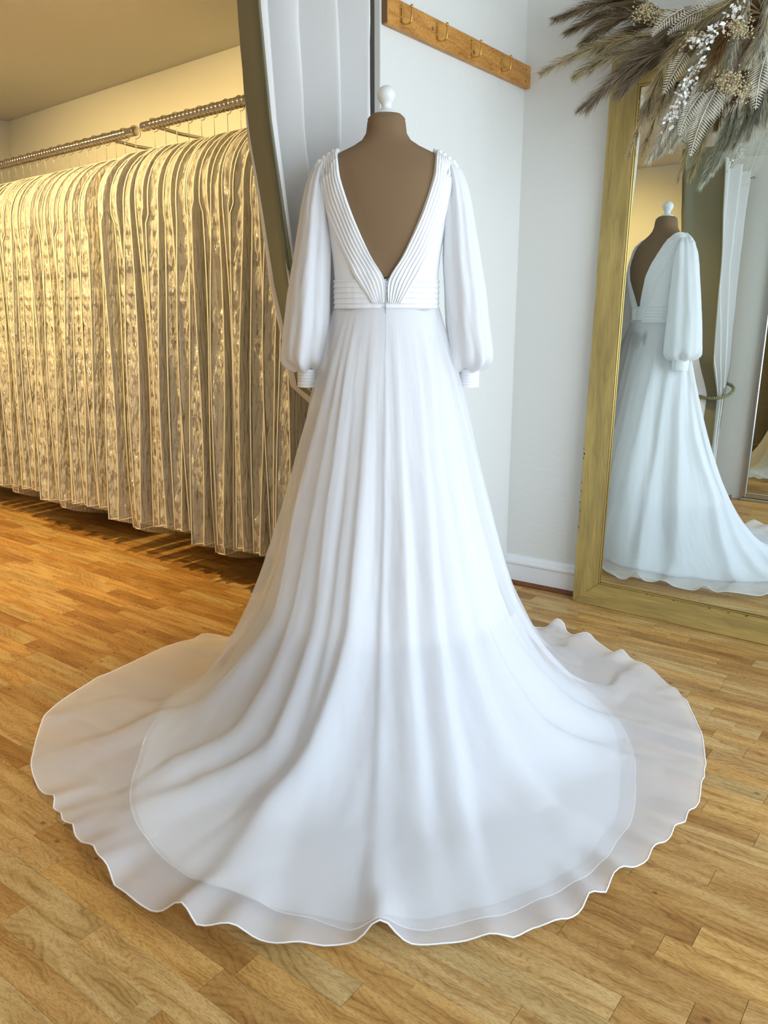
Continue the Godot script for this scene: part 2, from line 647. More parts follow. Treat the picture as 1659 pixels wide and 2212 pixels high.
# ---------------------------------------------------------------- leaning mirror
func big_mirror() -> void:
	var al := deg_to_rad(52.4)
	var tl := deg_to_rad(1.8)
	var mv := Vector3(sin(al), 0, cos(al))
	var n0 := Vector3(-mv.z, 0, mv.x)
	var mn := n0 * cos(tl) + Vector3.UP * sin(tl)
	looking = Transform3D(Basis(mv, mn.cross(mv), mn), MIRROR0)
	var t := thing("leaning_mirror", "tall full-length mirror in a wide gold wooden frame leaning on the wall", "mirror", looking)
	var W := 0.95
	var H := 1.84
	var d := 0.024
	var gm: Material = M.mirror_gold
	part("frame_stile", member([Vector2(0, 0), Vector2(0.093, 0.086), Vector2(0.093, H - 0.09), Vector2(0, H)], d, true), gm, t)
	part("frame_stile", member([Vector2(W, 0), Vector2(W, H), Vector2(W - 0.093, H - 0.09), Vector2(W - 0.093, 0.086)], d, true), gm, t)
	part("frame_rail", member([Vector2(0.0004, 0), Vector2(W - 0.0004, 0), Vector2(W - 0.0934, 0.086), Vector2(0.0934, 0.086)], d, false), gm, t)
	part("frame_rail", member([Vector2(0.0934, H - 0.09), Vector2(W - 0.0934, H - 0.09), Vector2(W - 0.0004, H), Vector2(0.0004, H)], d, false), gm, t)
	for e in [[Vector3(0.0955, 0.0885, -0.003), Vector3(0.0955, H - 0.0925, -0.003)], [Vector3(W - 0.0955, 0.0885, -0.003), Vector3(W - 0.0955, H - 0.0925, -0.003)], [Vector3(0.0955, 0.0885, -0.003), Vector3(W - 0.0955, 0.0885, -0.003)], [Vector3(0.0955, H - 0.0925, -0.003), Vector3(W - 0.0955, H - 0.0925, -0.003)]]:
		part("gilt_bead", tube(PackedVector3Array([e[0], e[1]]), 0.0032, 8), M.gilt, t)
	part("mirror_pane", cbox(Vector3(W - 0.184, H - 0.174, 0.004), 0.001), M.mirror_glass, t, at(W / 2, H / 2 - 0.002, -0.012))
	part("backing_board", cbox(Vector3(W - 0.02, H - 0.02, 0.006), 0.001), M.cardboard, t, at(W / 2, H / 2, -d + 0.002))
	var r := RandomNumberGenerator.new()
	r.seed = 4
	var chips := []
	for k in 9:
		chips.append(Vector3(r.randf_range(0.24, 0.74), 0.086 - r.randf() * 0.004, 0.0004))
	for k in 9:
		chips.append(Vector3(r.randf_range(0.001, 0.006), r.randf_range(0.25, 0.62), 0.0004))
	for c in chips:
		var st := PackedVector3Array([c])
		var nn := PackedVector3Array([Vector3.BACK])
		var idx := PackedInt32Array()
		for i in 7:
			var a := TAU * i / 7.0
			var rr := r.randf_range(0.001, 0.0028)
			st.append(c + Vector3(cos(a) * rr * (2.2 if c.y < 0.1 else 0.8), sin(a) * rr * (0.7 if c.y < 0.1 else 2.0), 0))
			nn.append(Vector3.BACK)
			idx.append_array([0, 1 + (i + 1) % 7, 1 + i])
		part("chipped_spot", arrays_mesh(st, nn, idx), M.chipped, t)


# a flat board with mitred ends: polygon in x,y (anticlockwise), front at z = 0
func member(pl: Array, d: float, upright: bool) -> ArrayMesh:
	var st := SurfaceTool.new()
	st.begin(Mesh.PRIMITIVE_TRIANGLES)
	var quad := func(a: Vector3, b: Vector3, c: Vector3, e: Vector3, n: Vector3) -> void:
		var o := [a, b, c, a, c, e]
		if (c - a).cross(b - a).dot(n) < 0:
			o = [a, c, b, a, e, c]
		for p in o:
			st.set_normal(n)
			st.set_uv(Vector2(p.x * 4.0 + p.z * 4.0, p.y) if upright else Vector2(p.y * 4.0 + p.z * 4.0, p.x))
			st.add_vertex(p)
	var ctr: Vector2 = (pl[0] + pl[1] + pl[2] + pl[3]) / 4.0
	var c := 0.0025
	var inner := []
	for p in pl:
		inner.append(p + Vector2(signf(ctr.x - p.x) * c * (1.0 if upright else 0.0), signf(ctr.y - p.y) * c * (0.0 if upright else 1.0)))
	var z := func(p: Vector2, zz: float) -> Vector3:
		return Vector3(p.x, p.y, zz)
	quad.call(z.call(inner[0], 0), z.call(inner[1], 0), z.call(inner[2], 0), z.call(inner[3], 0), Vector3.BACK)
	quad.call(z.call(pl[0], -d), z.call(pl[1], -d), z.call(pl[2], -d), z.call(pl[3], -d), Vector3.FORWARD)
	for k in 4:
		var a: Vector2 = pl[k]
		var b: Vector2 = pl[(k + 1) % 4]
		var n2 := Vector2((b - a).y, -(b - a).x).normalized()
		if n2.dot((a + b) / 2 - ctr) < 0:
			n2 = -n2
		var n3 := Vector3(n2.x, n2.y, 0)
		quad.call(z.call(a, -c), z.call(b, -c), z.call(b, -d), z.call(a, -d), n3)
		quad.call(z.call(inner[k], 0), z.call(inner[(k + 1) % 4], 0), z.call(b, -c), z.call(a, -c), (n3 + Vector3.BACK).normalized())
	return st.commit()


# ---------------------------------------------------------------- coat rack
func coat_rack() -> void:
	var t := thing("coat_rack", "varnished pine board with four brass hooks fixed high on the white wall", "coat rack", room * at(-0.402, 1.829, 0.011))
	part("board", cbox(Vector3(0.83, 0.070, 0.020), 0.002), M.pine, t)
	part("board_end", cbox(Vector3(0.0012, 0.064, 0.0165), 0.0003), M.end_grain, t, at(-0.4152, 0, 0))
	for u in [-0.757, -0.581, -0.391, -0.202]:
		var h := part("hook", hook_mesh(), M.brass, t, at(u + 0.402, 0.0, 0.0102))
		part("plate", cbox(Vector3(0.011, 0.042, 0.002), 0.0008), M.brass, h, at(0, 0.004, 0.001))
		part("tip", lathe([[0.0, 0.005], [0.0032, 0.0042], [0.0046, 0.0], [0.0032, -0.0042], [0.0, -0.005]], 12), M.brass, h, at(0, 0.014, 0.035))
		for s in [0.018, -0.006]:
			part("screw", lathe([[0.0, 0.0012], [0.0025, 0.0006], [0.003, 0.0]], 10), M.steel_wire, h, Transform3D(Basis(Vector3.RIGHT, PI / 2), Vector3(0, s, 0.002)))
	for k in 2:
		part("screw", lathe([[0.0, 0.001], [0.003, 0.0006], [0.0036, 0.0]], 10), M.end_grain, t, Transform3D(Basis(Vector3.RIGHT, PI / 2), Vector3(0.375, 0.018 - 0.036 * k, 0.0102)))
	for k in 3:
		var kn := Vector3([-0.20, 0.03, 0.17][k], [0.004, -0.006, -0.014][k], 0.0101)
		part("knot", lathe([[0.0, 0.0004], [[0.006, 0.007, 0.004][k], 0.0001]], 14), M.end_grain, t, Transform3D(Basis(Vector3.RIGHT, PI / 2), kn))


func hook_mesh() -> ArrayMesh:
	var p := PackedVector3Array()
	for k in 6:
		p.append(Vector3(0, 0.020 - 0.034 * k / 5.0, 0.0035))
	for k in range(1, 11):
		var a := PI * k / 12.0
		p.append(Vector3(0, -0.014 - sin(a) * 0.014, 0.0035 + (1 - cos(a)) * 0.0165))
	p.append(Vector3(0, -0.004, 0.0365))
	p.append(Vector3(0, 0.012, 0.0352))
	return tube(p, 0.0026, 8)


# ---------------------------------------------------------------- clothes rails
func rails() -> void:
	var spec := [[0.78, 2.84, 1.798, "long chrome clothes rail reaching to the far wall, hung with garment bags"], [-0.62, 0.68, 1.806, "chrome clothes rail beside the curtain, hung with garment bags"]]
	for k in 2:
		var s: Array = spec[k]
		var t := thing("clothes_rail", s[3], "clothes rail", store * at(0, s[2], 0))
		var z0 := -(s[0] as float)
		var z1 := -(s[1] as float)
		part("bar", tube(PackedVector3Array([Vector3(0, 0, z0), Vector3(0, 0, z1)]), 0.0175, 20), M.chrome, t)
		var ends := [z0, z1] if k == 1 else [z0]
		for z in ends:
			part("end_cap", lathe([[0.0, 0.022], [0.016, 0.022], [0.0195, 0.018], [0.0195, -0.018], [0.016, -0.022], [0.0, -0.022]], 22), M.chrome, t, Transform3D(Basis(Vector3.RIGHT, PI / 2), Vector3(0, 0, z)))
		for f in [0.08, 0.92] if k == 0 else [0.06, 0.94]:
			var zz := lerpf(z0, z1, f)
			var b := part("bracket", tube(PackedVector3Array([Vector3(0, -0.012, zz), Vector3(0.12, -0.022, zz), Vector3(0.455, -0.022, zz)]), 0.0075, 10), M.chrome, t)
			part("wall_plate", lathe([[0.0, 0.004], [0.026, 0.004], [0.028, 0.0]], 18), M.chrome, b, Transform3D(Basis(Vector3.BACK, PI / 2), Vector3(0.458, -0.022, zz)))
		# plastic spacer rings that ridge the bar
		var gap := 0.026
		var zc := z0 - 0.05
		var ring := lathe([[0.0176, -0.0085], [0.0205, -0.006], [0.0212, 0.0], [0.0205, 0.006], [0.0176, 0.0085]], 18)
		while zc > z1 + 0.04:
			part("spacer_ring", ring, M.chrome, t, Transform3D(Basis(Vector3.RIGHT, PI / 2), Vector3(0, 0, zc)))
			zc -= gap


# ---------------------------------------------------------------- garment bags
func bag_half(y: float) -> float:
	# half width of a bag at height y
	if y > 1.42:
		var t := clampf((y - 1.42) / 0.285, 0, 1)
		return 0.265 * pow(1.0 - pow(t, 2.6), 0.62) + 0.012
	return lerpf(0.30, 0.277, clampf(y / 1.42, 0, 1))


func bag_meshes(seed_: int) -> Array:
	var r := RandomNumberGenerator.new()
	r.seed = seed_
	var nu := 44
	var nv := 46
	var y0 := r.randf_range(0.12, 0.20)
	var ph := [r.randf() * TAU, r.randf() * TAU, r.randf() * TAU, r.randf() * TAU]
	var lean := r.randf_range(-0.05, 0.05)
	var corner := func(sx: float, sz: float, y: float) -> Vector3:
		var a := bag_half(y)
		var f := clampf((y - y0) / 1.5, 0, 1)
		var b := lerpf(0.0285, 0.023, f) * (0.88 + 0.12 * sin(y * 5.0 + ph[0] + sx + sz))
		if y > 1.6:
			b *= lerpf(1.0, 0.45, (y - 1.6) / 0.1)
		var wob := Vector3(0.014 * sin(y * 3.3 + ph[1] + sz * 0.8) * sx + lean * (1.0 - f) * sx, 0, 0.004 * sin(y * 3.1 + ph[2] + sx * 1.5))
		if y > 1.4:
			wob *= 0.35
		return Vector3(sx * a, y, sz * b) + wob
	var pts := PackedVector3Array()
	for j in nv:
		var fy := float(j) / (nv - 1)
		var y := lerpf(y0, 1.704, fy)
		for i in nu:
			var q := float(i) / nu * 4.0
			var e := int(q)
			var f := q - e
			var cs := [[-1.0, 1.0], [1.0, 1.0], [1.0, -1.0], [-1.0, -1.0]]
			var p: Vector3 = (corner.call(cs[e][0], cs[e][1], y) as Vector3).lerp(corner.call(cs[(e + 1) % 4][0], cs[(e + 1) % 4][1], y), f)
			var wave := sin(f * PI)
			var cr := noise.get_noise_3d(p.x * 9.0 + seed_ * 3.0, y * 2.2, p.z * 14.0 + e) * 0.030 + noise.get_noise_3d(p.x * 30.0, y * 9.0 + seed_, e * 4.0) * 0.010
			if e % 2 == 0:
				p.z += cr * wave * 0.35
			else:
				p.x += (cr * 1.3 - 0.012) * wave * signf(p.x)
			pts.append(p)
	# sagging base below the binding
	var full := PackedVector3Array()
	for k in 4:
		var s := [0.0, 0.6, 0.87, 1.0][k] as float
		for i in nu:
			var p := pts[i]
			var q := Vector3(p.x * s, y0 - 0.095 * (1.0 - s * s) * (0.8 + 0.4 * noise.get_noise_2d(p.x * 14.0, seed_ * 7.0 + k)), p.z * s)
			full.append(q if k < 3 else p)
	for j in range(1, nv):
		for i in nu:
			full.append(pts[j * nu + i])
	var film := grid(full, nu, nv + 3, true, true)
	# binding tape along the four long edges and round the base
	acc_v = PackedVector3Array()
	acc_n = PackedVector3Array()
	acc_i = PackedInt32Array()
	for c in [0, 1, 2, 3]:
		var path := PackedVector3Array()
		for j in nv:
			path.append(pts[j * nu + c * nu / 4] * Vector3(1.004, 1, 1.02))
		var tm := tube(path, 0.0034, 5, false, 0.6)
		collect(tm)
	var loop := PackedVector3Array()
	for i in nu:
		loop.append(pts[i])
	collect(tube(loop, 0.0034, 5, true, 0.6))
	var am := arrays_mesh(acc_v, acc_n, acc_i)
	# gown inside
	var gp := PackedVector3Array()
	var gu := 40
	var gv := 30
	var slim := r.randf() < 0.3
	for j in gv:
		var y := lerpf(y0 + r.randf_range(0.02, 0.03), 1.56, float(j) / (gv - 1))
		var w := table([[0.1, 0.16 if slim else 0.245], [0.6, 0.14 if slim else 0.215], [0.95, 0.15], [1.12, 0.125], [1.3, 0.15], [1.5, 0.13], [1.56, 0.05]], y)
		var b := table([[0.1, 0.014], [0.7, 0.013], [1.1, 0.012], [1.56, 0.008]], y)
		for i in gu:
			var a := TAU * i / gu
			var fold := 1.0 + (0.16 * sin(a * 9.0 + ph[3] + sin(y * 2.0) * 0.6) + 0.08 * sin(a * 17.0 + ph[0])) * (1.0 - sm(1.0, 1.2, y))
			gp.append(Vector3(cos(a) * w * (0.94 + 0.06 * fold), y, sin(a) * b * fold))
	var gown := grid(gp, gu, gv, true, true)
	return [film, am, gown, y0]


var acc_v := PackedVector3Array()
var acc_n := PackedVector3Array()
var acc_i := PackedInt32Array()


func collect(tm: ArrayMesh) -> void:
	for k in tm.get_surface_count():
		var s := tm.surface_get_arrays(k)
		var o := acc_v.size()
		acc_v.append_array(s[Mesh.ARRAY_VERTEX])
		acc_n.append_array(s[Mesh.ARRAY_NORMAL])
		for ii in s[Mesh.ARRAY_INDEX]:
			acc_i.append(ii + o)


func hanger_meshes() -> Array:
	var pts := PackedVector3Array()
	var n := 18
	for k in n:
		var f := float(k) / (n - 1) * 2.0 - 1.0
		var y := -0.012 - 0.088 * pow(absf(f), 1.5)
		var th := lerpf(0.020, 0.011, absf(f))
		for i in 8:
			var a := TAU * i / 8.0
			pts.append(Vector3(f * 0.185, y + cos(a) * th, sin(a) * 0.0060 + 0.006 * f * f))
	var body := grid(pts, 8, n, true, true)
	var w := PackedVector3Array([Vector3(0, 0.004, 0), Vector3(0, 0.084, 0)])
	for k in 12:
		var a := -PI * 0.5 + PI * 1.25 * k / 11.0
		w.append(Vector3(cos(a) * 0.0262, 0.1125 + sin(a) * 0.0262, 0))
	return [body, tube(w, 0.0016, 6)]


func bags() -> void:
	var kinds := []
	for k in 7:
		kinds.append(bag_meshes(40 + k * 3))
	var hm := hanger_meshes()
	var r := RandomNumberGenerator.new()
	r.seed = 90
	var q := -0.50
	var k := 0
	var g1 := "clear garment bags on the two rails"
	while q < 2.5:
		var kind: Array = kinds[k % 7]
		var top := 1.7165 if q > 0.73 else 1.7245
		var turn := 0.05 + 0.12 * sin(q * 4.4 + 0.6) + r.randf_range(-0.02, 0.02)
		var base := store * Transform3D(Basis(Vector3.UP, turn), Vector3(r.randf_range(-0.002, 0.002), 0, -q))
		var where := "on the rail beside the curtain" if q < 0.72 else "on the long rail to the far wall"
		var gap_side := q < 0.72 and q + 0.1 > 0.72 or q > 0.72 and q < 0.80
		var bag_says := "clear plastic garment bag with white piping " + where
		var hanger_says := "wooden hanger with wire hook, its bag " + where
		if k == 21:
			bag_says = "clear plastic garment bag holding the gown with ruffled lace"
			hanger_says = "wooden hanger in the clear bag of the ruffled lace gown"
		elif gap_side:
			bag_says = "clear garment bag beside the gap between rails, " + where
			hanger_says = "wooden hanger beside the gap between rails, " + where
		var hg := thing("clothes_hanger", hanger_says, "hanger", base.translated_local(Vector3(0, top - 0.034, 0)), "wooden hangers on the rails")
		part("shoulder_bar", hm[0], M.hanger_wood, hg)
		part("hook", hm[1], M.steel_wire, hg)
		var bg := thing("garment_bag", bag_says, "garment bag", base.translated_local(Vector3(0, top - 1.7245, 0)), g1 + (" near" if q < 0.72 else " far"))
		part("film", kind[0], M.film, bg)
		part("piping", kind[1], M.piping, bg)
		if k != 21:
			var gw := thing("bridal_gown", "pale bridal gown inside a clear garment bag " + where, "dress", base.translated_local(Vector3(0, top - 1.7245, 0)), "bagged gowns" + (" near" if q < 0.72 else " far"))
			part("gown_cloth", kind[2], M["gown_%d" % (r.randi() % 4)], gw)
		else:
			lace_gown(base)
		q += r.randf_range(0.077, 0.083)
		if absf(q - 0.72) < 0.035:
			q = 0.765
		k += 1


func lace_gown(base: Transform3D) -> void:
	var t := thing("lace_gown", "ivory gown with ruffled lace bodice showing through its clear bag", "dress", base)
	var pts := PackedVector3Array()
	for j in 24:
		var y := lerpf(0.22, 1.2, j / 23.0)
		var w := lerpf(0.20, 0.12, j / 23.0)
		for i in 36:
			var a := TAU * i / 36.0
			pts.append(Vector3(cos(a) * w, y, sin(a) * 0.015 * (1.0 + 0.18 * sin(a * 9.0))))
	part("skirt", grid(pts, 36, 24, true, true), M.gown_2, t)
	var r := RandomNumberGenerator.new()
	r.seed = 61
	acc_v = PackedVector3Array()
	acc_n = PackedVector3Array()
	acc_i = PackedInt32Array()
	for k in 420:
		var y := r.randf_range(0.95, 1.58)
		var w := table([[0.9, 0.16], [1.12, 0.125], [1.4, 0.2], [1.58, 0.14]], y)
		var a := r.randf() * TAU
		var c := Vector3(cos(a) * w, y, sin(a) * 0.014)
		var n := Vector3(cos(a), r.randf_range(-0.3, 0.6), sin(a) * 2.0).normalized()
		var s := n.cross(Vector3.UP).normalized()
		var u := s.cross(n)
		var o := acc_v.size()
		acc_v.append(c - n * 0.003)
		acc_n.append(n)
		var m := 6
		for i in m:
			var b := TAU * i / m + r.randf() * 0.4
			var rr := r.randf_range(0.010, 0.02)
			acc_v.append(c + (s * cos(b) + u * sin(b)) * rr + n * r.randf_range(0.002, 0.011))
			acc_n.append(n)
			acc_i.append_array([o, o + 1 + (i + 1) % m, o + 1 + i])
	var lace := part("lace_ruffle", arrays_mesh(acc_v, acc_n, acc_i), M.gown_2, t)
	lace.set_meta("kind", "stuff")


# ---------------------------------------------------------------- curtains
func curtain(t: Node3D, far: float, lead: Array, waist: float, sign_: float, flank: float, folds: float, seed_: int, deep := 1.0, skew := 0.0) -> void:
	# plan: x runs along the rod from `far` to the leading edge; the cloth then turns towards the fitting room
	var nu := 150
	var nv := 44
	var face := PackedVector3Array()
	var liner := PackedVector3Array()
	var mid := PackedVector3Array()
	for j in nv:
		var y := lerpf(0.012, 2.09, float(j) / (nv - 1))
		var edge := table(lead, y)
		var start := table(far_table(far, waist, sign_), y)
		var squeeze := clampf(absf(edge - start) / absf(table(lead, 2.0) - far), 0.2, 1.0)
		var amp := lerpf(0.030, 0.052, squeeze) * deep
		for i in nu:
			var f := float(i) / (nu - 1)
			var x: float
			var z: float
			if f < 0.80:
				var g := f / 0.80
				x = lerpf(start, edge, g)
				z = amp * (lerpf(0.5, 1.0, sm(0.0, 0.4, g)) if skew > 0.0 else 1.0) * sin(g * TAU * folds + seed_ + 0.4 * sin(y * 1.7 + seed_)) * (1.0 + 0.25 * sin(g * 23.0 + seed_)) + 0.008 * noise.get_noise_2d(g * 9.0 + seed_, y * 2.0) + skew * (1.0 - g) + (0.045 * (1.0 - sm(0.75, 1.6, y)) if sign_ > 0 else 0.0)
				x += sign_ * 0.010 * sin(g * TAU * folds * 2.0 + seed_ + 1.0)
			else:
				var g := (f - 0.80) / 0.20
				var z0 := amp * sin(TAU * folds + seed_ + 0.4 * sin(y * 1.7 + seed_)) * (1.0 + 0.25 * sin(23.0 + seed_))
				z = lerpf(z0, lerpf(0.0, flank, sm(0.66, 0.95, y)) if sign_ < 0 else lerpf(0.10, flank, sm(0.75, 1.6, y)), g) + 0.012 * sin(g * TAU * 1.2 + y)
				x = edge + sign_ * 0.010 * sin(TAU * folds * 2.0 + seed_ + 1.0) * (1.0 - g) - sign_ * 0.022 * sin(g * PI)
			mid.append(Vector3(x, y, z))
	for j in nv:
		for i in nu:
			var d := mid[j * nu + mini(i + 1, nu - 1)] - mid[j * nu + maxi(i - 1, 0)]
			var n := Vector3(-d.z, 0, d.x).normalized() * sign_
			# n points to the fitting room side along the straight run
			face.append(mid[j * nu + i] - n * 0.003)
			liner.append(mid[j * nu + i] + n * 0.003)
	part("velvet_face", grid(face, nu, nv), M.velvet, t)
	part("lining", grid(liner, nu, nv), M.curtain_lining, t)
	var hem := PackedVector3Array()
	for j in nv:
		hem.append(mid[j * nu + nu - 1])
	part("leading_hem", tube(hem, 0.0045, 6), M.velvet, t)


func far_table(far: float, waist: float, sign_: float) -> Array:
	return [[0.0, far + 0.10 * (waist - far)], [0.72, lerpf(far, waist, 0.12)], [1.4, far], [2.1, far]]


func curtains() -> void:
	var z := -0.14
	var rod := thing("curtain_rod", "slim steel curtain rod spanning the opening below the ceiling", "curtain rod", room * at(0, 2.055, z + 0.03))
	part("bar", tube(PackedVector3Array([Vector3(-0.50, 0, 0), Vector3(-3.02, 0, 0)]), 0.010, 14), M.aluminium, rod)
	for x in [-0.50, -3.0]:
		part("finial", lathe([[0.0, 0.018], [0.012, 0.014], [0.017, 0.0], [0.012, -0.014], [0.0, -0.018]], 16), M.aluminium, rod, at(x, 0, 0))
		part("bracket", cbox(Vector3(0.014, 0.014, 0.10), 0.003), M.aluminium, rod, at(x + (0.02 if x < -2 else -0.02), 0, 0.056))
	var c1 := thing("curtain", "pale grey curtain with sage velvet edge drawn back beside the coat rack wall", "curtain", room * at(0, 0, z))
	curtain(c1, -0.71, [[0.0, -0.86], [0.60, -0.85], [0.74, -0.88], [0.83, -1.03], [1.13, -1.115], [1.5, -1.178], [1.75, -1.20], [2.1, -1.21]], -0.80, -1.0, 0.065, 4.2, 1, 1.35, 0.055)
	var c2 := thing("curtain", "sage velvet curtain with cream lining tied back, seen only in the mirror", "curtain", room * at(0, 0, z))
	curtain(c2, -2.96, [[0.0, -2.80], [0.5, -2.79], [0.70, -2.78], [0.9, -2.60], [1.3, -2.42], [1.75, -2.29], [2.1, -2.23]], -2.85, 1.0, 0.16, 3.4, 2, 1.7)
	for g in [[c1, -0.71, -1.21, -1.0], [c2, -2.96, -2.23, 1.0]]:
		for k in 6:
			var x: float = lerpf(g[1], g[2], (k + 0.6) / 6.2)
			part("eyelet", torus(0.019, 0.0045), M.brass, g[0], Transform3D(Basis(Vector3.BACK, PI / 2), Vector3(x, 2.055, 0)))
	for s in [[-0.795, 0.115, 0.72, "sage rope tie-back round the curtain beside the coat rack wall"], [-2.865, 0.112, 0.72, "sage rope tie-back round the curtain seen in the mirror"]]:
		var tr := thing("rope_tieback", s[3], "tie-back", room * at(s[0], s[2], z + (0.07 if s[0] < -2.0 else 0.02)))
		for k in 2:
			var p := PackedVector3Array()
			for i in 120:
				var a := TAU * i / 120.0
				var tw := a * 26.0 + PI * k
				var rad := Vector3(cos(a) * s[1], -0.05 * cos(a), sin(a) * (0.112 if s[0] < -2.0 else 0.105))
				p.append(rad + Vector3(cos(a) * cos(tw), sin(tw), sin(a) * cos(tw)) * 0.0065)
			part("strand", tube(p, 0.0068, 6, true), M.rope, tr)


func torus(R: float, r: float) -> ArrayMesh:
	var p := PackedVector3Array()
	for i in 24:
		var a := TAU * i / 24.0
		p.append(Vector3(cos(a) * R, 0, sin(a) * R))
	return tube(p, r, 8, true)


# ---------------------------------------------------------------- dress form
const FORM := Vector3(0.006, 0, -2.15)
# height, half width, half depth towards the back, half depth towards the front
var TORSO := [[0.88, 0.120, 0.090, 0.085], [0.94, 0.130, 0.096, 0.09], [1.0, 0.130, 0.096, 0.09], [1.05, 0.127, 0.093, 0.09], [1.066, 0.126, 0.092, 0.09], [1.126, 0.126, 0.090, 0.092], [1.177, 0.130, 0.094, 0.104], [1.245, 0.141, 0.101, 0.122], [1.30, 0.150, 0.104, 0.122], [1.333, 0.156, 0.102, 0.112], [1.375, 0.162, 0.092, 0.092], [1.40, 0.157, 0.080, 0.078], [1.413, 0.143, 0.073, 0.07], [1.429, 0.113, 0.065, 0.062], [1.442, 0.084, 0.058, 0.055], [1.456, 0.061, 0.053, 0.051], [1.472, 0.0505, 0.048, 0.048], [1.498, 0.047, 0.045, 0.046], [1.508, 0.044, 0.042, 0.043], [1.515, 0.036, 0.035, 0.035], [1.518, 0.0, 0.0, 0.0]]
const EXP := 2.3


func torso(a: float, y: float) -> Vector3:
	# a = 0 at the back (towards the camera), positive to the right
	var w := table(TORSO, y, 1)
	var s := sin(a)
	var c := cos(a)
	var d := table(TORSO, y, 2) if c >= 0 else table(TORSO, y, 3)
	return Vector3(signf(s) * w * pow(absf(s), 2.0 / EXP), y, signf(c) * d * pow(absf(c), 2.0 / EXP))


func inside(p: Vector3) -> float:
	var w := maxf(table(TORSO, p.y, 1), 1e-4)
	var d := maxf(table(TORSO, p.y, 2 if p.z >= 0 else 3), 1e-4)
	return pow(absf(p.x) / w, EXP) + pow(absf(p.z) / d, EXP)


func out_of(p: Vector3) -> Vector3:
	var e := 0.004
	var g := Vector3(inside(p + Vector3(e, 0, 0)) - inside(p - Vector3(e, 0, 0)), inside(p + Vector3(0, e, 0)) - inside(p - Vector3(0, e, 0)), inside(p + Vector3(0, 0, e)) - inside(p - Vector3(0, 0, e)))
	return g.normalized()


func on_back(x: float, y: float, back := true) -> Vector3:
	var w := table(TORSO, y, 1)
	var d := table(TORSO, y, 2 if back else 3)
	var q := clampf(1.0 - pow(minf(absf(x) / w, 0.995), EXP), 0.0, 1.0)
	return Vector3(x, y, (1.0 if back else -1.0) * d * pow(q, 1.0 / EXP))


func on_top(x: float, z: float) -> Vector3:
	var lo := 1.33
	var hi := 1.515
	for k in 24:
		var m := (lo + hi) / 2
		if inside(Vector3(x, m, z)) < 1.0:
			lo = m
		else:
			hi = m
	return Vector3(x, lo, z)


func dress_form() -> void:
	var t := thing("dress_form", "tan linen tailor's dress form with white turned finial wearing the white gown", "dress form", Transform3D(Basis.IDENTITY, FORM))
	var pts := PackedVector3Array()
	var nu := 72
	var ys := []
	for k in TORSO.size() - 1:
		for i in 3:
			ys.append(lerpf(TORSO[k][0], TORSO[k + 1][0], i / 3.0))
	ys.append(1.518)
	for y in ys:
		for i in nu:
			pts.append(torso(TAU * i / nu, y))
	part("torso", grid(pts, nu, ys.size(), true, false), M.form_linen, t)
	part("neck_finial", lathe([[0.0, 1.5815], [0.008, 1.5803], [0.015, 1.5765], [0.0205, 1.5705], [0.0232, 1.5625], [0.0230, 1.5545], [0.0195, 1.547], [0.0145, 1.541], [0.0125, 1.536], [0.0130, 1.531], [0.0165, 1.5265], [0.0225, 1.523], [0.0275, 1.5205], [0.029, 1.518], [0.0285, 1.515], [0.0, 1.515]], 32), M.white_wood, t)
	part("neck_piping", torus_ellipse(0.045, 0.0435, 0.0014), M.form_linen, t, at(0, 1.505, 0))
	part("pole", lathe([[0.0, 0.90], [0.014, 0.90], [0.014, 0.06], [0.022, 0.05], [0.022, 0.02], [0.0, 0.02]], 16), M.white_wood, t)
	for k in 3:
		var a := TAU * k / 3.0 + 0.3
		var p := PackedVector3Array([Vector3(0, 0.14, 0), Vector3(cos(a) * 0.06, 0.11, sin(a) * 0.06), Vector3(cos(a) * 0.13, 0.04, sin(a) * 0.13), Vector3(cos(a) * 0.18, 0.012, sin(a) * 0.18)])
		part("leg", tube(p, 0.012, 8), M.white_wood, t)


func torus_ellipse(a: float, b: float, r: float) -> ArrayMesh:
	var p := PackedVector3Array()
	for i in 40:
		var t := TAU * i / 40.0
		p.append(Vector3(cos(t) * a, 0, sin(t) * b))
	return tube(p, r, 6, true)


# ---------------------------------------------------------------- the gown
const HEM := [.250,.249,.247,.246,.245,.243,.242,.241,.244,.252,.260,.268,.276,.284,.292,.300,.320,.340,.360,.380,.400,.420,.439,.458,.476,.495,.514,.533,.551,.568,.585,.637,.674,.685,.696,.707,.720,.733,.744,.754,.764,.774,.787,.800,.816,.839,.849,.861,.876,.890,.905,.915,.922,.927,.931,.934,.938,.940,.944,.950,.955,.957,.957,.957,.952,.941,.956,.953,.964,.958,.972,.976,.973,.987,.991,1.009,1.016,1.024,1.029,1.029,1.028,1.048,1.040,1.031,1.032,1.032,1.023,1.023,1.017,1.017,1.007,1.020,1.021,1.020,1.018,1.018,1.024,1.011,1.015,1.013,1.002,.977,.979,.956,.955,.951,.948,.934,.934,.930,.919,.924,.914,.915,.911,.902,.893,.891,.883,.881,.874,.868,.863,.859,.854,.849,.844,.840,.836,.832,.827,.819,.811,.806,.799,.791,.785,.778,.767,.757,.742,.731,.726,.721,.717,.712,.707,.678,.671,.672,.680,.660,.651,.642,.621,.599,.573,.547,.520,.490,.460,.430,.400,.370,.340,.332,.323,.315,.307,.298,.290,.286,.282,.278,.274,.270,.266,.262,.258,.254,.250]
